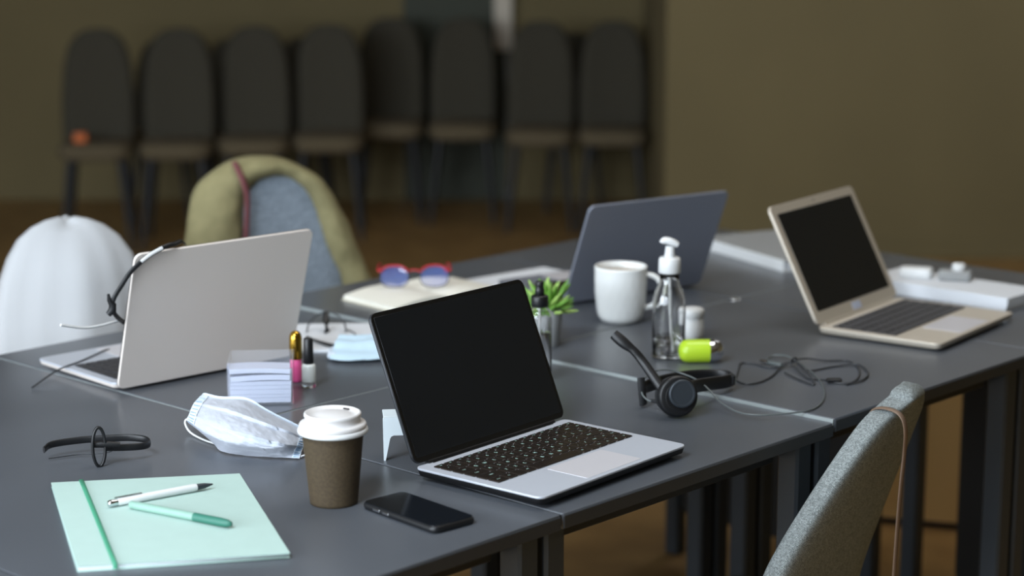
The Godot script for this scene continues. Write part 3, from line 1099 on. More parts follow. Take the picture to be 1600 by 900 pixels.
func face_masks() -> void:
	var org := on(-0.35, -2.67)
	var t := thing("face_mask", "pleated white and pale blue face mask lying left of the paper cup", "face mask", org)
	var net := [
		[V(-0.4318, 0.7860, -2.8011), V(-0.4003, 0.7930, -2.7559), V(-0.3614, 0.7950, -2.7410), V(-0.3310, 0.7820, -2.7252), V(-0.3042, 0.7700, -2.7163), V(-0.2762, 0.7560, -2.7116)],
		[V(-0.4361, 0.7860, -2.7409), V(-0.3999, 0.7930, -2.6906), V(-0.3665, 0.7920, -2.6648), V(-0.3290, 0.7830, -2.6488), V(-0.2969, 0.7710, -2.6478), V(-0.2763, 0.7540, -2.6768)],
		[V(-0.4375, 0.7800, -2.7091), V(-0.4046, 0.7820, -2.6618), V(-0.3707, 0.7800, -2.6305), V(-0.3310, 0.7740, -2.6144), V(-0.2979, 0.7640, -2.6160), V(-0.2778, 0.7500, -2.6564)],
		[V(-0.4386, 0.7740, -2.6981), V(-0.4058, 0.7680, -2.6550), V(-0.3728, 0.7660, -2.6244), V(-0.3341, 0.7620, -2.6149), V(-0.3026, 0.7560, -2.6187), V(-0.2794, 0.7460, -2.6456)],
		[V(-0.4348, 0.7600, -2.7333), V(-0.4049, 0.7460, -2.6927), V(-0.3829, 0.7420, -2.6565), V(-0.3388, 0.7420, -2.6381), V(-0.3085, 0.7420, -2.6320), V(-0.2803, 0.7420, -2.6289)],
	]
	for r in net:
		for k in r.size():
			r[k] -= org
	var f := FastNoiseLite.new()
	f.seed = 31
	f.frequency = 28.0
	var rows := fine(net, 16)
	# pleats: ledges along the length, deepest in the middle
	for i in rows.size():
		for j in rows[i].size():
			var u := float(i) / (rows.size() - 1)
			var w: float = float(j) / (rows[i].size() - 1)
			var p: Vector3 = rows[i][j]
			var ledge := fposmod(u * 3.6 + 0.15 + 0.05 * sin(w * 9.0), 1.0)
			var amp := 0.0085 * (0.25 + 0.75 * sin(PI * w))
			p += V(0.1, 0.5, 0.85) * (amp * (pow(ledge, 1.4) - 0.6) + 0.0035 * f.get_noise_3d(p.x, p.y * 2.0, p.z) + 0.0016 * f.get_noise_3d(p.x * 3.0, p.y * 3.0, p.z * 3.0))
			p.y = maxf(p.y, 0.001)
			rows[i][j] = p
	obj("pleated_cloth", Sh.new().sheet(rows, -0.0008), M.mask_cloth, t)
	# stitched bands along the two ends and the upper edge
	var n: int = rows.size()
	for e in [0, 1]:
		var band := []
		for i in n:
			var row := PackedVector3Array()
			for k in 4:
				var j: int = k * 2 if e == 0 else rows[0].size() - 1 - k * 2
				row.append(rows[i][j] + V(0.0004, 0.0011, 0.0014))
			band.append(row)
		obj("end_band", Sh.new().sheet(band, -0.0006 if e == 0 else 0.0006), M.mask_band, t)
		for s in 14:
			var i := 2 + s * 5
			if i >= n - 1:
				break
			var a: Vector3 = band[i][0].lerp(band[i][3], 0.15)
			var b: Vector3 = band[i][0].lerp(band[i][3], 0.85)
			obj("stitch", Sh.new().tube([a + V(0, 0.0003, 0.0006), b + V(0, 0.0003, 0.0006)], 0.00045, 5), M.stitch, t)
	var nose := []
	for j in range(2, rows[0].size() - 2):
		nose.append(rows[1][j] + V(0, 0.001, 0.001))
	obj("nose_seam", Sh.new().tube(nose, 0.0013, 6, false, 1.8, V(0, 1, 0.3)), M.mask_band, t)
	for q in [
		[V(-0.4340, 0.7620, -2.7434), V(-0.4480, 0.7600, -2.7609), V(-0.4510, 0.7540, -2.7595), V(-0.4420, 0.7440, -2.7487), V(-0.4181, 0.7422, -2.7167), V(-0.3910, 0.7422, -2.6900)],
		[V(-0.2770, 0.7480, -2.6824), V(-0.2700, 0.7470, -2.6768), V(-0.2685, 0.7435, -2.6500), V(-0.2792, 0.7425, -2.6346)]]:
		var l := []
		for p in q:
			l.append(p - org)
		obj("ear_loop", Sh.new().tube(curve(l, 6), 0.0014, 8), M.elastic, t)

	# the second mask, folded, behind
	org = on(-0.25, -3.24)
	t = thing("face_mask", "pale blue face mask lying on papers, half behind the black screen", "face mask", org, 0.0)
	var a := [V(-0.2870, 0.0030, -3.1720), V(-0.2560, 0.0040, -3.1650), V(-0.2230, 0.0030, -3.1700), V(-0.1700, 0.003, -3.1850)]
	var net2 := []
	for k in 5:
		var row := []
		for p in a:
			var up: float = 0.004 + [0.0, 0.012, 0.020, 0.016, 0.006][k]
			row.append(V(p.x - org.x + k * 0.003, up + 0.002, p.z - org.z - 0.035 * k))
		net2.append(row)
	rows = fine(net2, 6)
	for i in rows.size():
		for j in rows[i].size():
			var p: Vector3 = rows[i][j]
			rows[i][j] = p + V(0, 0.004 * f.get_noise_3d(p.x * 0.8, 3.0, p.z * 0.8) + 0.002 * sin(i * 0.9), 0)
	obj("pleated_cloth", Sh.new().sheet(rows, 0.0008), M.mask_blue, t)
	obj("end_band", Sh.new().box(V(-0.034, 0.0085, 0.035), V(0.016, 0.011, 0.05), 0.003), M.mask_band, t)


func memo_box() -> void:
	var at := on(-0.3645, -2.9065)
	var t := thing("memo_box", "clear acrylic box holding the stack of white memo sheets", "memo box", at, 0.08)
	var w := 0.096
	var d := 0.088
	obj("tray", Sh.new().box(V(0, 0.001, -d / 2), V(w, 0.002, d), 0.0003), M.acrylic, t)
	for s in [-1, 1]:
		obj("side_wall", Sh.new().box(V(s * (w / 2 - 0.001), 0.0325, -d / 2), V(0.0018, 0.061, d), 0.0003), M.acrylic, t)
	obj("back_wall", Sh.new().box(V(0, 0.0325, -d + 0.001), V(w - 0.005, 0.061, 0.0018), 0.0003), M.acrylic, t)
	obj("front_wall", Sh.new().box(V(0, 0.0285, -0.001), V(w - 0.005, 0.053, 0.0018), 0.0003), M.acrylic, t)
	var rng := RandomNumberGenerator.new()
	rng.seed = 77
	var y := 0.0026
	for k in 5:
		var h: float = [0.0075, 0.005, 0.0075, 0.006, 0.0065, 0.006, 0.0055][k]
		var o := obj("memo_sheets", Sh.new().box(V(0, h / 2, 0), V(0.088, h - 0.0003, 0.078), 0.0003), M.memo_paper, self, Transform3D(Basis(Vector3.UP, 0.08 + rng.randf_range(-0.008, 0.008)), V(at.x + rng.randf_range(-0.0006, 0.0006), at.y + y, at.z) + Basis(Vector3.UP, 0.08) * V(0, 0, -d / 2 - 0.0005)))
		tag(o, "%s bundle of white memo sheets, counted upwards, in the clear box" % ["lowest", "second", "third", "fourth", "fifth", "sixth", "seventh"][k], "paper", "memo sheets in the clear box")
		y += h
	# two loose bundles on top, tilted
	var p := at + Basis(Vector3.UP, 0.08) * V(0, 0, -d / 2)
	var l1 := obj("memo_sheets", bent_pad(0.086, 0.078, 0.0075, 0.003), M.memo_paper, self, Transform3D(Basis(Vector3.UP, 0.08) * Basis(Vector3.FORWARD, -0.02) * Basis(Vector3.RIGHT, -0.12), p + V(0, 0.0382, 0.001)))
	tag(l1, "tilted bundle of memo sheets slipping under the topmost one in the clear box", "paper", "memo sheets in the clear box")
	var l2 := obj("memo_sheets", bent_pad(0.088, 0.078, 0.0065, 0.003), M.memo_paper, self, Transform3D(Basis(Vector3.UP, 0.11) * Basis(Vector3.FORWARD, 0.02) * Basis(Vector3.RIGHT, -0.11), p + V(-0.002, 0.0478, -0.001)))
	tag(l2, "topmost bundle of memo sheets, standing proud of the clear box", "paper", "memo sheets in the clear box")


func bent_pad(w: float, d: float, h: float, bow: float) -> Sh:
	var rows := []
	for i in 9:
		var row := PackedVector3Array()
		for j in 5:
			var u := i / 8.0 - 0.5
			row.append(V(u * w, bow * (1.0 - 4.0 * u * u) * 0.5, (j / 4.0 - 0.5) * d))
		rows.append(row)
	return Sh.new().sheet(rows, h)


func cosmetics() -> void:
	var t := thing("lip_gloss", "pink lip gloss tube with tall gold cap beside the memo box", "lip gloss", on(-0.3275, -3.0500))
	obj("tube", Sh.new().lathe([Vector2(0.0, 0.0), Vector2(0.0072, 0.0), Vector2(0.0086, 0.0012), Vector2(0.0088, 0.004), Vector2(0.0088, 0.034), Vector2(0.0076, 0.036), Vector2(0.0, 0.036)], 28), M.pink, t)
	obj("cap", Sh.new().lathe([Vector2(0.0060, 0.036), Vector2(0.0094, 0.0362), Vector2(0.0098, 0.037), Vector2(0.0098, 0.067), Vector2(0.0090, 0.0725), Vector2(0.0068, 0.0768), Vector2(0.0036, 0.0790), Vector2(0.0, 0.0796)], 28), M.gold, t)
	t = thing("nail_polish", "white nail polish bottle with long black cap beside the pink lip gloss", "nail polish", on(-0.3052, -3.0180))
	obj("bottle", Sh.new().lathe([Vector2(0.0, 0.0), Vector2(0.0096, 0.0), Vector2(0.0107, 0.0014), Vector2(0.0107, 0.0075), Vector2(0.0104, 0.0082), Vector2(0.0, 0.0082)], 28), M.glass_solid, t)
	obj("polish", Sh.new().lathe([Vector2(0.0, 0.0084), Vector2(0.0104, 0.0084), Vector2(0.0106, 0.0095), Vector2(0.0105, 0.032), Vector2(0.0094, 0.0350), Vector2(0.0060, 0.0362), Vector2(0.0, 0.0364)], 28), M.polish_white, t)
	obj("cap", Sh.new().lathe([Vector2(0.0, 0.0365), Vector2(0.0074, 0.0365), Vector2(0.0078, 0.0372), Vector2(0.0070, 0.074), Vector2(0.0062, 0.0752), Vector2(0.0, 0.0754)], 28), M.black_plastic, t)
	t = thing("capsule_case", "lime green and silver capsule lying beside the clear pump bottle", "capsule", on(0.2965, -3.1580, 0.0182), 0.02)
	var x := Basis(V(0, -1, 0), V(1, 0, 0), V(0, 0, 1))
	obj("shell", Sh.new().lathe([Vector2(0.0, -0.0355), Vector2(0.0065, -0.0350), Vector2(0.0125, -0.0325), Vector2(0.0165, -0.0280), Vector2(0.0181, -0.0220), Vector2(0.0182, 0.0130)], 40), M.lime, t, Transform3D(x, V(0, 0, 0)))
	obj("cap", Sh.new().lathe([Vector2(0.0179, 0.0131), Vector2(0.0179, 0.0131), Vector2(0.0180, 0.0190), Vector2(0.0165, 0.0262), Vector2(0.0130, 0.0315), Vector2(0.0070, 0.0348), Vector2(0.0, 0.0356)], 40), M.chrome, t, Transform3D(x, V(0, 0, 0)))


func rel(q: Array, org: Vector3) -> Array:
	var out := []
	for p in q:
		out.append(p - org)
	return out


func headset_centre() -> void:
	var org := on(0.235, -2.86)
	var t := thing("headset", "black one-ear headset with raised microphone boom, in the middle of the table", "headset", org)
	var face := V(0.25, 0.16, 0.95).normalized()
	var side := Vector3.UP.cross(face).normalized()
	var disc := Transform3D(Basis(side, face, side.cross(face)), V(0.2335, 0.7715, -2.8440) - org)
	obj("ear_cup", Sh.new().lathe([Vector2(0.0, -0.013), Vector2(0.0200, -0.013), Vector2(0.0260, -0.009), Vector2(0.0292, -0.002), Vector2(0.0298, 0.004), Vector2(0.0285, 0.0085), Vector2(0.0255, 0.0105), Vector2(0.0215, 0.0100), Vector2(0.0190, 0.0110)], 44), M.black_plastic, t, disc)
	obj("cup_ring", Sh.new().lathe([Vector2(0.0150, 0.0090), Vector2(0.0192, 0.0108), Vector2(0.0205, 0.0135), Vector2(0.0198, 0.0158), Vector2(0.0175, 0.0166), Vector2(0.0152, 0.0158)], 44), M.leg_steel, t, disc * Transform3D(Basis(), V(0.004, 0.0, -0.004)))
	obj("cup_face", Sh.new().lathe([Vector2(0.0, 0.0130), Vector2(0.0150, 0.0130), Vector2(0.0154, 0.0140), Vector2(0.0120, 0.0152), Vector2(0.0, 0.0158)], 40), M.black_soft, t, disc * Transform3D(Basis(), V(0.004, 0.0, -0.004)))
	obj("ear_pad", Sh.new().lathe([Vector2(0.0, -0.0260), Vector2(0.0180, -0.0258), Vector2(0.0250, -0.0225), Vector2(0.0268, -0.0170), Vector2(0.0250, -0.0125), Vector2(0.0, -0.0125)], 40), M.black_soft, t, disc)
	# boom
	var b := curve(rel([V(0.2290, 0.7650, -2.8370), V(0.2220, 0.7710, -2.8390), V(0.2099, 0.7850, -2.8500), V(0.1873, 0.8141, -2.8719), V(0.1738, 0.8296, -2.8779), V(0.1601, 0.8399, -2.8819), V(0.1455, 0.8517, -2.8879)], org), 5)
	var rad := []
	for k in b.size():
		var u := float(k) / (b.size() - 1)
		rad.append(0.0082 - 0.0030 * u if u < 0.70 else 0.0061 + 0.0022 * sin((u - 0.70) / 0.30 * PI * 0.80))
	obj("microphone_boom", Sh.new().tube(b, rad, 14, false, 0.72, V(0.3, 0.2, 0.9)), M.black_plastic, t)
	var band := rel([V(0.2480, 0.7780, -2.8560), V(0.2580, 0.7740, -2.8850), V(0.2740, 0.7700, -2.9130), V(0.2954, 0.7660, -2.9400), V(0.3180, 0.7630, -2.9650), V(0.3260, 0.7620, -2.9820), V(0.3180, 0.7620, -2.9970), V(0.2962, 0.7625, -3.0010), V(0.2617, 0.7640, -2.9880), V(0.2264, 0.7650, -2.9600), V(0.1980, 0.7650, -2.9290), V(0.1893, 0.7650, -2.9100)], org)
	obj("headband", Sh.new().tube(curve(band, 5), 0.0030, 12, false, 3.4, Vector3.UP), M.black_plastic, t)
	obj("slider", Sh.new().box(V(0.3235, 0.7625, -2.9760) - org, V(0.014, 0.019, 0.012), 0.003), M.black_soft, t)
	var bar := curve(rel([V(0.1860, 0.7850, -2.8990), V(0.1870, 0.7720, -2.8960), V(0.1885, 0.7580, -2.8960), V(0.1900, 0.7455, -2.8990)], org), 5)
	obj("temple_pad", Sh.new().tube(bar, 0.0048, 14, false, 1.5, V(0.6, 0, -0.8)), M.black_soft, t)
	obj("pad_mount", Sh.new().box(V(0.1875, 0.7650, -2.9055) - org, V(0.009, 0.014, 0.009), 0.002), M.black_plastic, t)
	obj("cable_boot", Sh.new().tube(rel([V(0.2150, 0.7600, -2.8520), V(0.2040, 0.7570, -2.8720), V(0.1975, 0.7565, -2.8780)], org), [0.0032, 0.0028, 0.0016], 12), M.black_soft, t)
	# cable
	var c := curve(rel([V(0.2040, 0.7570, -2.8720), V(0.1948, 0.7570, -2.8779), V(0.1873, 0.7640, -2.8882), V(0.1882, 0.7760, -2.9050), V(0.2031, 0.7860, -2.9258), V(0.2270, 0.7850, -2.9458), V(0.2497, 0.7790, -2.9469), V(0.2708, 0.7740, -2.9260), V(0.2865, 0.7640, -2.9050), V(0.2977, 0.7540, -2.8845), V(0.3192, 0.7480, -2.8480), V(0.3439, 0.7478, -2.8292), V(0.3761, 0.7478, -2.8327), V(0.4213, 0.7482, -2.8518), V(0.4454, 0.7482, -2.8915), V(0.4603, 0.7480, -2.9547), V(0.4641, 0.7480, -3.0324), V(0.4561, 0.7500, -3.0934), V(0.4440, 0.7530, -3.1356), V(0.4307, 0.7520, -3.1785), V(0.4105, 0.7490, -3.1869), V(0.4023, 0.7480, -3.1608), V(0.4184, 0.7500, -3.1142)], org), 7)
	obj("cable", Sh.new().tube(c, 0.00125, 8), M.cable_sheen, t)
	var loops := [
		[V(0.4415, 0.7530, -3.1313), V(0.4190, 0.7510, -3.1184), V(0.3984, 0.7482, -3.0645), V(0.3761, 0.7480, -3.0244), V(0.3531, 0.7480, -3.0087), V(0.3393, 0.7480, -3.0324), V(0.3478, 0.7480, -3.0932), V(0.3582, 0.7480, -3.1436), V(0.3777, 0.7480, -3.1394), V(0.3966, 0.7484, -3.1141), V(0.4263, 0.7520, -3.1142)],
		[V(0.4345, 0.7540, -3.1313), V(0.4600, 0.7520, -3.1569), V(0.4922, 0.7490, -3.1566), V(0.5273, 0.7480, -3.1565), V(0.5351, 0.7480, -3.1057), V(0.5240, 0.7480, -3.0444), V(0.5044, 0.7480, -3.0126), V(0.4858, 0.7480, -3.0165), V(0.4695, 0.7480, -3.0364), V(0.4483, 0.7482, -3.0444), V(0.4351, 0.7510, -3.1058)],
		[V(0.4433, 0.7520, -3.1228), V(0.4546, 0.7490, -3.0892), V(0.4964, 0.7480, -3.1183), V(0.5355, 0.7500, -3.1267), V(0.5457, 0.7480, -3.0809), V(0.5282, 0.7490, -3.0284), V(0.5003, 0.7480, -3.0047)],
		[V(0.4176, 0.7490, -3.0768), V(0.4337, 0.7480, -3.0364), V(0.4524, 0.7484, -3.0047), V(0.4511, 0.7510, -3.0646), V(0.4433, 0.7540, -3.1228), V(0.4365, 0.7560, -3.1315)],
	]
	for q in loops:
		obj("cable_loop", Sh.new().tube(curve(rel(q, org), 7), 0.0015, 8), M.cable, t)
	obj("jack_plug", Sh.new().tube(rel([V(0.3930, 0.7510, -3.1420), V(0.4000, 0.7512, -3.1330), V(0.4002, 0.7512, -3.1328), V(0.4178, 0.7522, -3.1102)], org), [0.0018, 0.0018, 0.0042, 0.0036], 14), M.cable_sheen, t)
	obj("jack_tip", Sh.new().tube(rel([V(0.3880, 0.7508, -3.1485), V(0.3990, 0.7511, -3.1342)], org), [0.0022, 0.0036], 12), M.chrome, t)
	obj("inline_control", Sh.new().box(V(0.4840, 0.7512, -3.0200) - org, V(0.024, 0.006, 0.010), 0.002), M.black_plastic, t)
	obj("cable_tie", Sh.new().tube(curve(rel([V(0.4330, 0.7480, -3.120), V(0.4330, 0.7560, -3.126), V(0.4420, 0.7580, -3.136), V(0.4460, 0.7480, -3.138)], org), 4), 0.0016, 8), M.cable, t)


func headset_left() -> void:
	var org := on(-0.53, -2.63)
	var t := thing("headset", "small black headset lying at the left edge above the mint folder", "headset", org)
	var band := rel([V(-0.6150, 0.7560, -2.6200), V(-0.6080, 0.7580, -2.6400), V(-0.5739, 0.7590, -2.6570), V(-0.5454, 0.7590, -2.6640), V(-0.5125, 0.7590, -2.6690), V(-0.4890, 0.7585, -2.6620), V(-0.4800, 0.7580, -2.6440), V(-0.4871, 0.7590, -2.6271), V(-0.5087, 0.7600, -2.6180), V(-0.5308, 0.7620, -2.6100)], org)
	obj("headband", Sh.new().tube(curve(band, 6), 0.0016, 10, false, 3.0, Vector3.UP), M.black_plastic, t)
	var ring := []
	for k in 28:
		var a := TAU * k / 28
		ring.append(V(-0.5372 + 0.0075 * cos(a), 0.7670 + 0.0262 * sin(a), -2.5950 - 0.004 * cos(a)) - org)
	obj("ear_hook", Sh.new().tube(ring, 0.0022, 10, true), M.black_plastic, t)
	obj("arm", Sh.new().tube(rel([V(-0.5470, 0.7690, -2.5985), V(-0.5300, 0.7690, -2.6010), V(-0.5120, 0.7670, -2.6060)], org), [0.0042, 0.0048, 0.0036], 12), M.black_plastic, t)
	obj("inner_wire", Sh.new().tube(curve(rel([V(-0.6100, 0.7430, -2.6240), V(-0.5700, 0.7440, -2.6420), V(-0.5320, 0.7500, -2.6300), V(-0.5200, 0.7640, -2.6080)], org), 6), 0.0009, 6), M.cable, t)


func headset_hanging() -> void:
	var org := V(-0.53, 0.94, -2.92)
	var t := thing("headset", "thin black headset hung over the upper corner of the left laptop lid", "headset", org)
	var q := [V(-0.4853, 0.9600, -3.0200), V(-0.4876, 0.9668, -3.0010), V(-0.4925, 0.9674, -2.9772), V(-0.5015, 0.9666, -2.9633), V(-0.5154, 0.9612, -2.9510), V(-0.5298, 0.9527, -2.9411), V(-0.5497, 0.9351, -2.9296), V(-0.5633, 0.9154, -2.9247), V(-0.5726, 0.9009, -2.9218), V(-0.5778, 0.8893, -2.9229)]
	var c := curve(rel(q, org), 6)
	obj("headband", Sh.new().tube(c, 0.0012, 10, false, 2.9, V(-0.55, 0.75, 0.1)), M.black_plastic, t)
	var inlay := []  # white inlay strip along part of the band
	for k in range(21, 33):
		inlay.append(c[k] + V(0.0003, 0.0004, 0.0010))
	obj("band_inlay", Sh.new().tube(inlay, 0.0009, 8, false, 3.0, V(-0.55, 0.75, 0.1)), M.white_plastic, t)
	obj("ear_clip", Sh.new().tube(rel([V(-0.5820, 0.9035, -2.9200), V(-0.5813, 0.8941, -2.9215), V(-0.5773, 0.8871, -2.9243), V(-0.5781, 0.8790, -2.9255), V(-0.5842, 0.8721, -2.9250)], org), [0.0020, 0.0034, 0.0056, 0.0060, 0.0042], 12, false, 0.7, V(0, 0, 1)), M.black_plastic, t)
	obj("ear_arm", Sh.new().tube(curve(rel([V(-0.5779, 0.8811, -2.9262), V(-0.5768, 0.8719, -2.9336), V(-0.5741, 0.8623, -2.9470), V(-0.5700, 0.8510, -2.9681)], org), 5), 0.0034, 10), M.black_plastic, t)
	obj("white_boom", Sh.new().tube(curve(rel([V(-0.5723, 0.8564, -2.9610), V(-0.5833, 0.8561, -2.9452), V(-0.5982, 0.8555, -2.9259), V(-0.6171, 0.8573, -2.9048), V(-0.6429, 0.8673, -2.8769)], org), 5), 0.0021, 8), M.white_plastic, t)
	var w := obj("thin_cable", Sh.new().tube(curve([V(-0.7200, 0.7420, -3.0100), V(-0.6929, 0.7555, -3.0648), V(-0.6699, 0.7562, -3.1193), V(-0.6545, 0.7562, -3.1668), V(-0.6431, 0.7555, -3.2050), V(-0.6300, 0.7425, -3.2700)], 6), 0.0014, 8), M.cable)
	tag(w, "thin black cable lying across the left laptop's keyboard deck", "cable")


func headset_papers() -> void:
	# papers under it
	var yaw := 0.05
	var p := on(-0.3100, -3.3450)
	var o := obj("paper_sheets", Sh.new().slab(0.18, 0.20, 0.004, 0.0004, 0.0001), M.paper, self, Transform3D(Basis(Vector3.UP, yaw), p))
	tag(o, "white paper sheets lying behind the nail polish, under a small headset", "paper")
	var org := p + V(0, 0.004, 0)
	var t := thing("headset", "small dark headset lying on the white papers behind the nail polish", "headset", org)
	var q := [V(-0.3420, 0.7485, -3.3650), V(-0.3400, 0.7580, -3.3850), V(-0.3290, 0.7690, -3.3950), V(-0.3110, 0.7750, -3.3980), V(-0.2930, 0.7700, -3.3950), V(-0.2810, 0.7590, -3.3850), V(-0.2770, 0.7490, -3.3650)]
	obj("headband", Sh.new().tube(curve(rel(q, org), 6), 0.0014, 8), M.cable, t)
	obj("temple_pad", Sh.new().tube(rel([V(-0.3125, 0.7755, -3.3950), V(-0.3110, 0.7640, -3.3780), V(-0.3080, 0.7500, -3.3600)], org), [0.0048, 0.0058, 0.0060], 12, false, 0.5, V(0, 0.5, -1)), M.black_plastic, t)
	obj("microphone_boom", Sh.new().tube(curve(rel([V(-0.3380, 0.7490, -3.3250), V(-0.3225, 0.7490, -3.2982), V(-0.2951, 0.7500, -3.2603), V(-0.2757, 0.7500, -3.2472), V(-0.2609, 0.7490, -3.2354)], org), 5), [0.0020, 0.0020, 0.0020, 0.0021, 0.0022, 0.0023, 0.0024, 0.0026, 0.0028, 0.0030, 0.0032, 0.0034, 0.0037, 0.0040, 0.0042, 0.0044, 0.0044, 0.0044, 0.0043, 0.0042, 0.0038], 10), M.black_plastic, t)
	obj("cable", Sh.new().tube(curve(rel([V(-0.2801, 0.7470, -3.3900), V(-0.2639, 0.7460, -3.3676), V(-0.2550, 0.7460, -3.3154), V(-0.2599, 0.7470, -3.2558)], org), 5), 0.0012, 8), M.cable, t)


func book_and_glasses() -> void:
	# an open book: two blocks of pages that dome beside the fold
	var org := on(-0.1300, -3.6450)
	var t := thing("open_book", "cream paged open book lying at the back edge under red glasses", "book", org, 0.0)
	var e1 := V(0.750, 0, -0.661)     # along the spread
	var e2 := V(0.661, 0, 0.750)      # along the fold
	var c := V(-0.3020, 0, -3.6340) - V(org.x, 0, org.z)
	for half in 2:
		var r := []
		for i in 13:
			var u := i / 12.0
			var s := (u if half == 0 else 1.0 + u) * 0.128
			var away := (1.0 - u) if half == 0 else u
			var y := 0.013 + 0.006 * sin(minf(1.0, (1.0 - away) * 1.6) * PI * 0.5) - 0.009 * pow(1.0 - away, 6.0) - 0.004 * away * away
			var ring := PackedVector3Array()
			ring.append(c + e1 * s + V(0, 0.0025, 0))
			ring.append(c + e1 * s + V(0, y, 0))
			ring.append(c + e1 * s + e2 * 0.150 + V(0, y, 0))
			ring.append(c + e1 * s + e2 * 0.150 + V(0, 0.0025, 0))
			r.append(ring)
		var sh := Sh.new()
		sh.rings(r, true, true)
		for k in sh.g.size():
			sh.g[k] = -1
		obj("pages", sh, M.paper_cream, t)
	var cov := Sh.new().box(V(0, 0.0012, 0), V(0.262, 0.0024, 0.156), 0.0005)
	obj("cover", cov, M.paper_edge, t, Transform3D(Basis(e1, Vector3.UP, e2), c + e1 * 0.128 + e2 * 0.075))
	# glasses
	var g := thing("eyeglasses", "red framed glasses standing on the open book, a bluish reflection tinted into the lenses", "glasses", org + V(-0.046, 0.0185, -0.012), 0.05)
	for s in [-1, 1]:
		var ring := []
		for k in 32:
			var a := TAU * k / 32
			ring.append(V(s * 0.036 + 0.0255 * signf(cos(a)) * pow(absf(cos(a)), 0.8), 0.0205 + 0.0195 * signf(sin(a)) * pow(absf(sin(a)), 0.8), 0.004 * pow(cos(a) * s - 0.2, 2.0)))
		obj("lens_rim", Sh.new().tube(ring, 0.0010, 8, true), M.cable, g)
		var topbar := []
		for k in range(2, 15):
			topbar.append(ring[k] + V(0, 0.0006, 0.0004))
		obj("brow_bar", Sh.new().tube(topbar, 0.0023, 8), M.red_frame, g)
		var r0 := PackedVector3Array()
		var r1 := PackedVector3Array()
		for p in ring:
			r0.append(p + V(0, 0, -0.0007))
			r1.append(p + V(0, 0, 0.0007))
		obj("lens", Sh.new().rings([r0, r1]), M.lens_reflect, g)
		obj("temple", Sh.new().tube(curve([V(s * 0.0635, 0.032, 0.0), V(s * 0.066, 0.032, -0.006), V(s * 0.065, 0.030, -0.05), V(s * 0.062, 0.024, -0.10), V(s * 0.058, 0.002, -0.128)], 5), 0.0019, 8, false, 1.4, Vector3.UP), M.red_frame, g)
		obj("end_piece", Sh.new().box(V(s * 0.0628, 0.032, 0.0008), V(0.006, 0.006, 0.005), 0.001), M.red_frame, g)
	obj("bridge", Sh.new().tube(curve([V(-0.0105, 0.029, 0), V(-0.005, 0.032, 0.001), V(0.005, 0.032, 0.001), V(0.0105, 0.029, 0)], 5), 0.0019, 8), M.red_frame, g)


func plant() -> void:
	var t := thing("succulent", "small green succulent in a grey pot behind the black sprayer bottle", "plant", on(0.0560, -3.2750))
	obj("pot", Sh.new().lathe([Vector2(0.0, 0.0), Vector2(0.019, 0.0), Vector2(0.0205, 0.0015), Vector2(0.0265, 0.060), Vector2(0.0265, 0.0625), Vector2(0.0240, 0.0625), Vector2(0.0235, 0.054), Vector2(0.0, 0.054)], 36), M.concrete, t)
	obj("soil", Sh.new().lathe([Vector2(0.0, 0.0535), Vector2(0.0236, 0.0535), Vector2(0.0230, 0.0570), Vector2(0.0, 0.0590)], 24), M.soil, t)
	var rng := RandomNumberGenerator.new()
	rng.seed = 9
	for k in 46:
		var az := k * 2.39996
		var el := -0.05 + 1.35 * float(k) / 46.0
		var len := rng.randf_range(0.034, 0.050) * (1.0 + 0.05 * sin(el))
		var dir := V(cos(az) * cos(el), sin(el), sin(az) * cos(el))
		var tilt := V(rng.randf_range(-0.2, 0.2), 0.25, rng.randf_range(-0.2, 0.2))
		var a := V(dir.x * 0.006, 0.057 + 0.006 * sin(el), dir.z * 0.006)
		var pts := []
		var rad := []
		for s in 7:
			var u := s / 6.0
			pts.append(a + dir * len * u + tilt * len * 0.35 * u * u)
			rad.append(0.0008 + 0.0050 * pow(sin(PI * minf(0.98, 0.12 + 0.86 * u)), 0.8))
		obj("leaf", Sh.new().tube(pts, rad, 8, false, 0.62, Vector3.UP), M.leaf_pale if k % 3 == 0 else M.leaf, t)


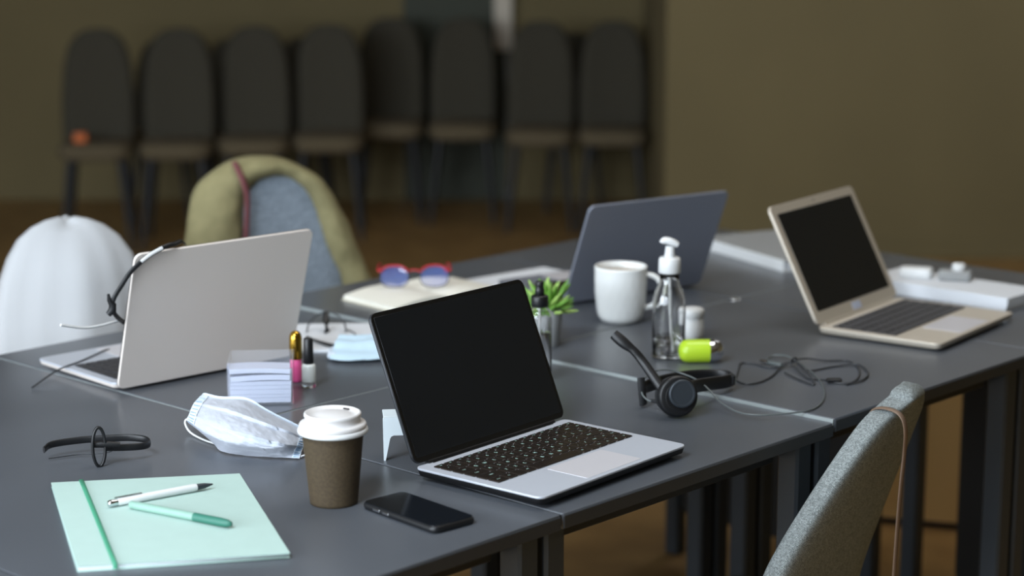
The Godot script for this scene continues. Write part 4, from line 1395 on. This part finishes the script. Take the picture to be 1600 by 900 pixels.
func bottles() -> void:
	# sprayer behind the screen
	var t := thing("spray_bottle", "clear bottle with black spray top, half behind the black laptop screen", "bottle", on(0.0420, -3.0700))
	obj("bottle", Sh.new().lathe([Vector2(0.0, 0.0), Vector2(0.0170, 0.0), Vector2(0.0186, 0.0018), Vector2(0.0188, 0.005), Vector2(0.0188, 0.098), Vector2(0.0180, 0.104), Vector2(0.0150, 0.1095), Vector2(0.0110, 0.1125), Vector2(0.0110, 0.118), Vector2(0.0098, 0.118), Vector2(0.0098, 0.112), Vector2(0.0140, 0.1080), Vector2(0.0170, 0.103), Vector2(0.0177, 0.097), Vector2(0.0177, 0.006), Vector2(0.0160, 0.0035), Vector2(0.0, 0.0032)], 40), M.glass_solid, t)
	obj("liquid", Sh.new().lathe([Vector2(0.0, 0.0036), Vector2(0.0158, 0.0039), Vector2(0.0174, 0.0064), Vector2(0.0174, 0.072), Vector2(0.0, 0.072)], 40), M.liquid, t)
	obj("dip_tube", Sh.new().tube([V(0, 0.006, 0.002), V(0, 0.06, 0), V(0, 0.113, 0)], 0.0014, 8), M.white_plastic, t)
	obj("collar", Sh.new().lathe([Vector2(0.0, 0.1135), Vector2(0.0126, 0.1135), Vector2(0.0132, 0.1142), Vector2(0.0132, 0.129), Vector2(0.0122, 0.1305), Vector2(0.0, 0.1306)], 32), M.black_plastic, t)
	obj("spray_head", Sh.new().lathe([Vector2(0.0, 0.1307), Vector2(0.0072, 0.1307), Vector2(0.0072, 0.140), Vector2(0.0062, 0.1425), Vector2(0.0062, 0.1515), Vector2(0.0055, 0.1525), Vector2(0.0, 0.1527)], 28), M.black_plastic, t)
	obj("nozzle", Sh.new().tube([V(-0.002, 0.146, 0.005), V(-0.003, 0.146, 0.0085)], 0.0022, 12), M.black_soft, t)
	# pump bottle
	t = thing("pump_bottle", "clear pump bottle with white pump head in front of the white jar", "bottle", on(0.2480, -3.1950))
	obj("bottle", Sh.new().lathe([Vector2(0.0, 0.0), Vector2(0.0235, 0.0), Vector2(0.0258, 0.002), Vector2(0.0262, 0.006), Vector2(0.0262, 0.084), Vector2(0.0252, 0.095), Vector2(0.0215, 0.108), Vector2(0.0170, 0.118), Vector2(0.0152, 0.124), Vector2(0.0150, 0.136), Vector2(0.0136, 0.136), Vector2(0.0138, 0.124), Vector2(0.0156, 0.117), Vector2(0.0200, 0.107), Vector2(0.0238, 0.094), Vector2(0.0248, 0.083), Vector2(0.0248, 0.0085), Vector2(0.0225, 0.0055), Vector2(0.0, 0.005)], 48), M.glass_solid, t)
	obj("liquid", Sh.new().lathe([Vector2(0.0, 0.0054), Vector2(0.0222, 0.0059), Vector2(0.0245, 0.0088), Vector2(0.0245, 0.030), Vector2(0.0, 0.030)], 48), M.liquid, t)
	obj("base_ring", Sh.new().lathe([Vector2(0.0225, 0.0002), Vector2(0.0254, 0.0006), Vector2(0.0266, 0.003), Vector2(0.0266, 0.0075), Vector2(0.0263, 0.0078)], 48), M.glass_solid, t)
	obj("dip_tube", Sh.new().tube([V(0.006, 0.008, 0.0), V(0.002, 0.07, 0), V(0, 0.138, 0)], 0.0024, 10), M.white_plastic, t)
	obj("collar", Sh.new().lathe([Vector2(0.0, 0.1362), Vector2(0.0172, 0.1362), Vector2(0.0178, 0.1370), Vector2(0.0172, 0.1575), Vector2(0.0155, 0.1605), Vector2(0.0088, 0.1615), Vector2(0.0, 0.1616)], 40), M.white_plastic, t)
	obj("stem", Sh.new().lathe([Vector2(0.0, 0.1612), Vector2(0.0092, 0.1612), Vector2(0.0078, 0.1680), Vector2(0.0068, 0.1780), Vector2(0.0, 0.1780)], 28), M.white_plastic, t)
	var head := curve([V(0.0125, 0.1800, 0.0), V(0.006, 0.1835, 0.0), V(-0.003, 0.1868, 0.0), V(-0.010, 0.1870, 0.0), V(-0.0125, 0.1835, 0.0)], 5)
	var rad := []
	for k in head.size():
		var u := float(k) / (head.size() - 1)
		rad.append(0.0052 + 0.0018 * sin(PI * clampf(u * 1.15, 0.0, 1.0)))
	obj("pump_head", Sh.new().tube(head, rad, 16, false, 0.85, V(0, 1, 0)), M.white_plastic, t)
	# jar
	t = thing("white_jar", "small round white jar with screw lid behind the pump bottle", "jar", on(0.2975, -3.3250))
	obj("jar", Sh.new().lathe([Vector2(0.0, 0.0), Vector2(0.0150, 0.0), Vector2(0.0178, 0.003), Vector2(0.0182, 0.008), Vector2(0.0182, 0.034), Vector2(0.0160, 0.036), Vector2(0.0, 0.036)], 40), M.white_plastic, t)
	obj("screw_lid", Sh.new().lathe([Vector2(0.0, 0.0362), Vector2(0.0184, 0.0362), Vector2(0.0190, 0.0370), Vector2(0.0190, 0.047), Vector2(0.0178, 0.0505), Vector2(0.0130, 0.0522), Vector2(0.0, 0.0526)], 40), M.white_plastic, t)


func mug() -> void:
	var t := thing("mug", "large white ceramic mug of milky coffee in front of the grey laptop", "mug", on(0.1855, -3.4600))
	# body with a faint diamond relief, as a net turned round the axis
	var prof := [Vector2(0.0, 0.002), Vector2(0.028, 0.0), Vector2(0.0335, 0.002), Vector2(0.0380, 0.010), Vector2(0.0410, 0.024), Vector2(0.0432, 0.045), Vector2(0.0442, 0.065), Vector2(0.0445, 0.082), Vector2(0.0450, 0.0915), Vector2(0.0452, 0.0945), Vector2(0.0440, 0.0962), Vector2(0.0422, 0.0950), Vector2(0.0412, 0.085), Vector2(0.0405, 0.060), Vector2(0.036, 0.014), Vector2(0.0, 0.008)]
	var r := []
	var n := 72
	for i in prof.size() - 1:
		var steps := 6 if i in [3, 4, 5, 6] else 1
		for s in steps:
			var q: Vector2 = prof[i].lerp(prof[i + 1], float(s) / steps)
			var ring := PackedVector3Array()
			for j in n:
				var a := TAU * j / n
				var k := 0.0
				if i in [3, 4, 5, 6]:
					k = 0.0007 * absf(sin(a * 9.0 + q.y * 90.0)) * absf(sin(a * 9.0 - q.y * 90.0))
				ring.append(V(cos(a) * (q.x + k), q.y, sin(a) * (q.x + k)))
			r.append(ring)
	var sh := Sh.new().rings(r)
	obj("body", sh, M.white_ceramic, t)
	obj("coffee", Sh.new().lathe([Vector2(0.0, 0.083), Vector2(0.0408, 0.083), Vector2(0.0410, 0.0845), Vector2(0.0, 0.0850)], 48), M.coffee, t)
	obj("handle", Sh.new().tube(curve([V(0.040, 0.080, 0.0), V(0.052, 0.080, 0.004), V(0.064, 0.073, 0.007), V(0.069, 0.060, 0.008), V(0.066, 0.044, 0.008), V(0.057, 0.030, 0.006), V(0.046, 0.024, 0.002), V(0.038, 0.023, 0.0)], 6), 0.0046, 14, false, 1.35, V(0, 0.2, 1)), M.white_ceramic, t)


func stand() -> void:
	var t := thing("desk_stand", "small white desk stand with tapered legs behind the middle laptop", "stand", on(-0.1260, -2.6300), 0.10)
	t.scale.x = 0.86
	var poly := PackedVector2Array([Vector2(-0.0500, 0.0), Vector2(-0.0472, 0.0), Vector2(-0.0405, 0.0290), Vector2(-0.0385, 0.0325), Vector2(-0.0345, 0.0340), Vector2(0.0345, 0.0340), Vector2(0.0385, 0.0325), Vector2(0.0405, 0.0290), Vector2(0.0472, 0.0), Vector2(0.0500, 0.0), Vector2(0.0510, 0.0560), Vector2(0.0490, 0.0585), Vector2(-0.0490, 0.0585), Vector2(-0.0510, 0.0560)])
	obj("frame", Sh.new().prism(poly, -0.003, 0.003, 0.0006), M.white_steel, t)
	obj("top_plate", Sh.new().box(V(0, 0.0572, -0.022), V(0.1, 0.0026, 0.036), 0.0006), M.white_steel, t)


func far_papers() -> void:
	var o := obj("paper_sheet", Sh.new().slab(0.21, 0.10, 0.003, 0.0004, 0.0001), M.paper, self, Transform3D(Basis(Vector3.UP, 0.72), on(0.0150, -3.8300)))
	tag(o, "pale paper sheet at the back edge between open book and succulent", "paper")
	# binder at the far right
	var t := thing("white_binder", "thick white binder lying at the far end, left of the champagne laptop", "binder", on(0.5500, -4.0800), atan2(0.46, 0.886))
	obj("front_cover", Sh.new().box(V(0, 0.0215, 0), V(0.22, 0.002, 0.30), 0.0005), M.concrete, t)
	obj("back_cover", Sh.new().box(V(0, 0.0012, 0), V(0.22, 0.002, 0.30), 0.0005), M.white_plastic, t)
	obj("spine", Sh.new().box(V(-0.1095, 0.0113, 0), V(0.003, 0.0226, 0.30), 0.0008), M.white_plastic, t)
	obj("sheets", Sh.new().box(V(0.002, 0.0113, 0), V(0.212, 0.0176, 0.294), 0.0006), M.paper, t)
	# right edge: pile with small white things on it
	var q := atan2(0.677, 0.735)
	t = thing("paper_pile", "neat pile of white paper behind the champagne laptop at the right edge", "paper", on(0.7960, -3.6790), -q + PI / 2)
	var rng := RandomNumberGenerator.new()
	rng.seed = 15
	for k in 3:
		obj("paper_stack", Sh.new().box(V(rng.randf_range(-0.002, 0.002), 0.0041 + k * 0.008, rng.randf_range(-0.002, 0.002)), V(0.12, 0.0078, 0.297), 0.0004), M.paper, t)
	o = obj("white_case", Sh.new().slab(0.060, 0.034, 0.018, 0.010, 0.004, Vector3.ZERO, 8), M.white_plastic, self, Transform3D(Basis(Vector3.UP, -0.3), on(0.7430, -3.7300, 0.0246)))
	tag(o, "small rounded white case on the paper pile at the right", "case")
	var m := thing("tape_dispenser", "grey and white desk gadget on the paper pile at the right edge", "gadget", on(0.8080, -3.7000, 0.0246), -0.3)
	obj("body", Sh.new().slab(0.060, 0.034, 0.018, 0.008, 0.004, Vector3.ZERO, 6), M.concrete, m)
	obj("knob", Sh.new().lathe([Vector2(0.0, 0.0175), Vector2(0.0115, 0.0175), Vector2(0.0125, 0.020), Vector2(0.0120, 0.029), Vector2(0.0095, 0.031), Vector2(0.0, 0.0312)], 24), M.white_plastic, m, Transform3D(Basis(), V(0.006, 0, 0)))
	# cable outlet in the joint of the far modules
	var g := thing("cable_outlet", "small metal cable outlet in the table joint near the grey laptop", "outlet", on(0.4010, -3.6420))
	obj("ring", Sh.new().lathe([Vector2(0.006, 0.0), Vector2(0.0115, 0.0), Vector2(0.0120, 0.0008), Vector2(0.0110, 0.0018), Vector2(0.0065, 0.0018)], 24), M.chrome, g)
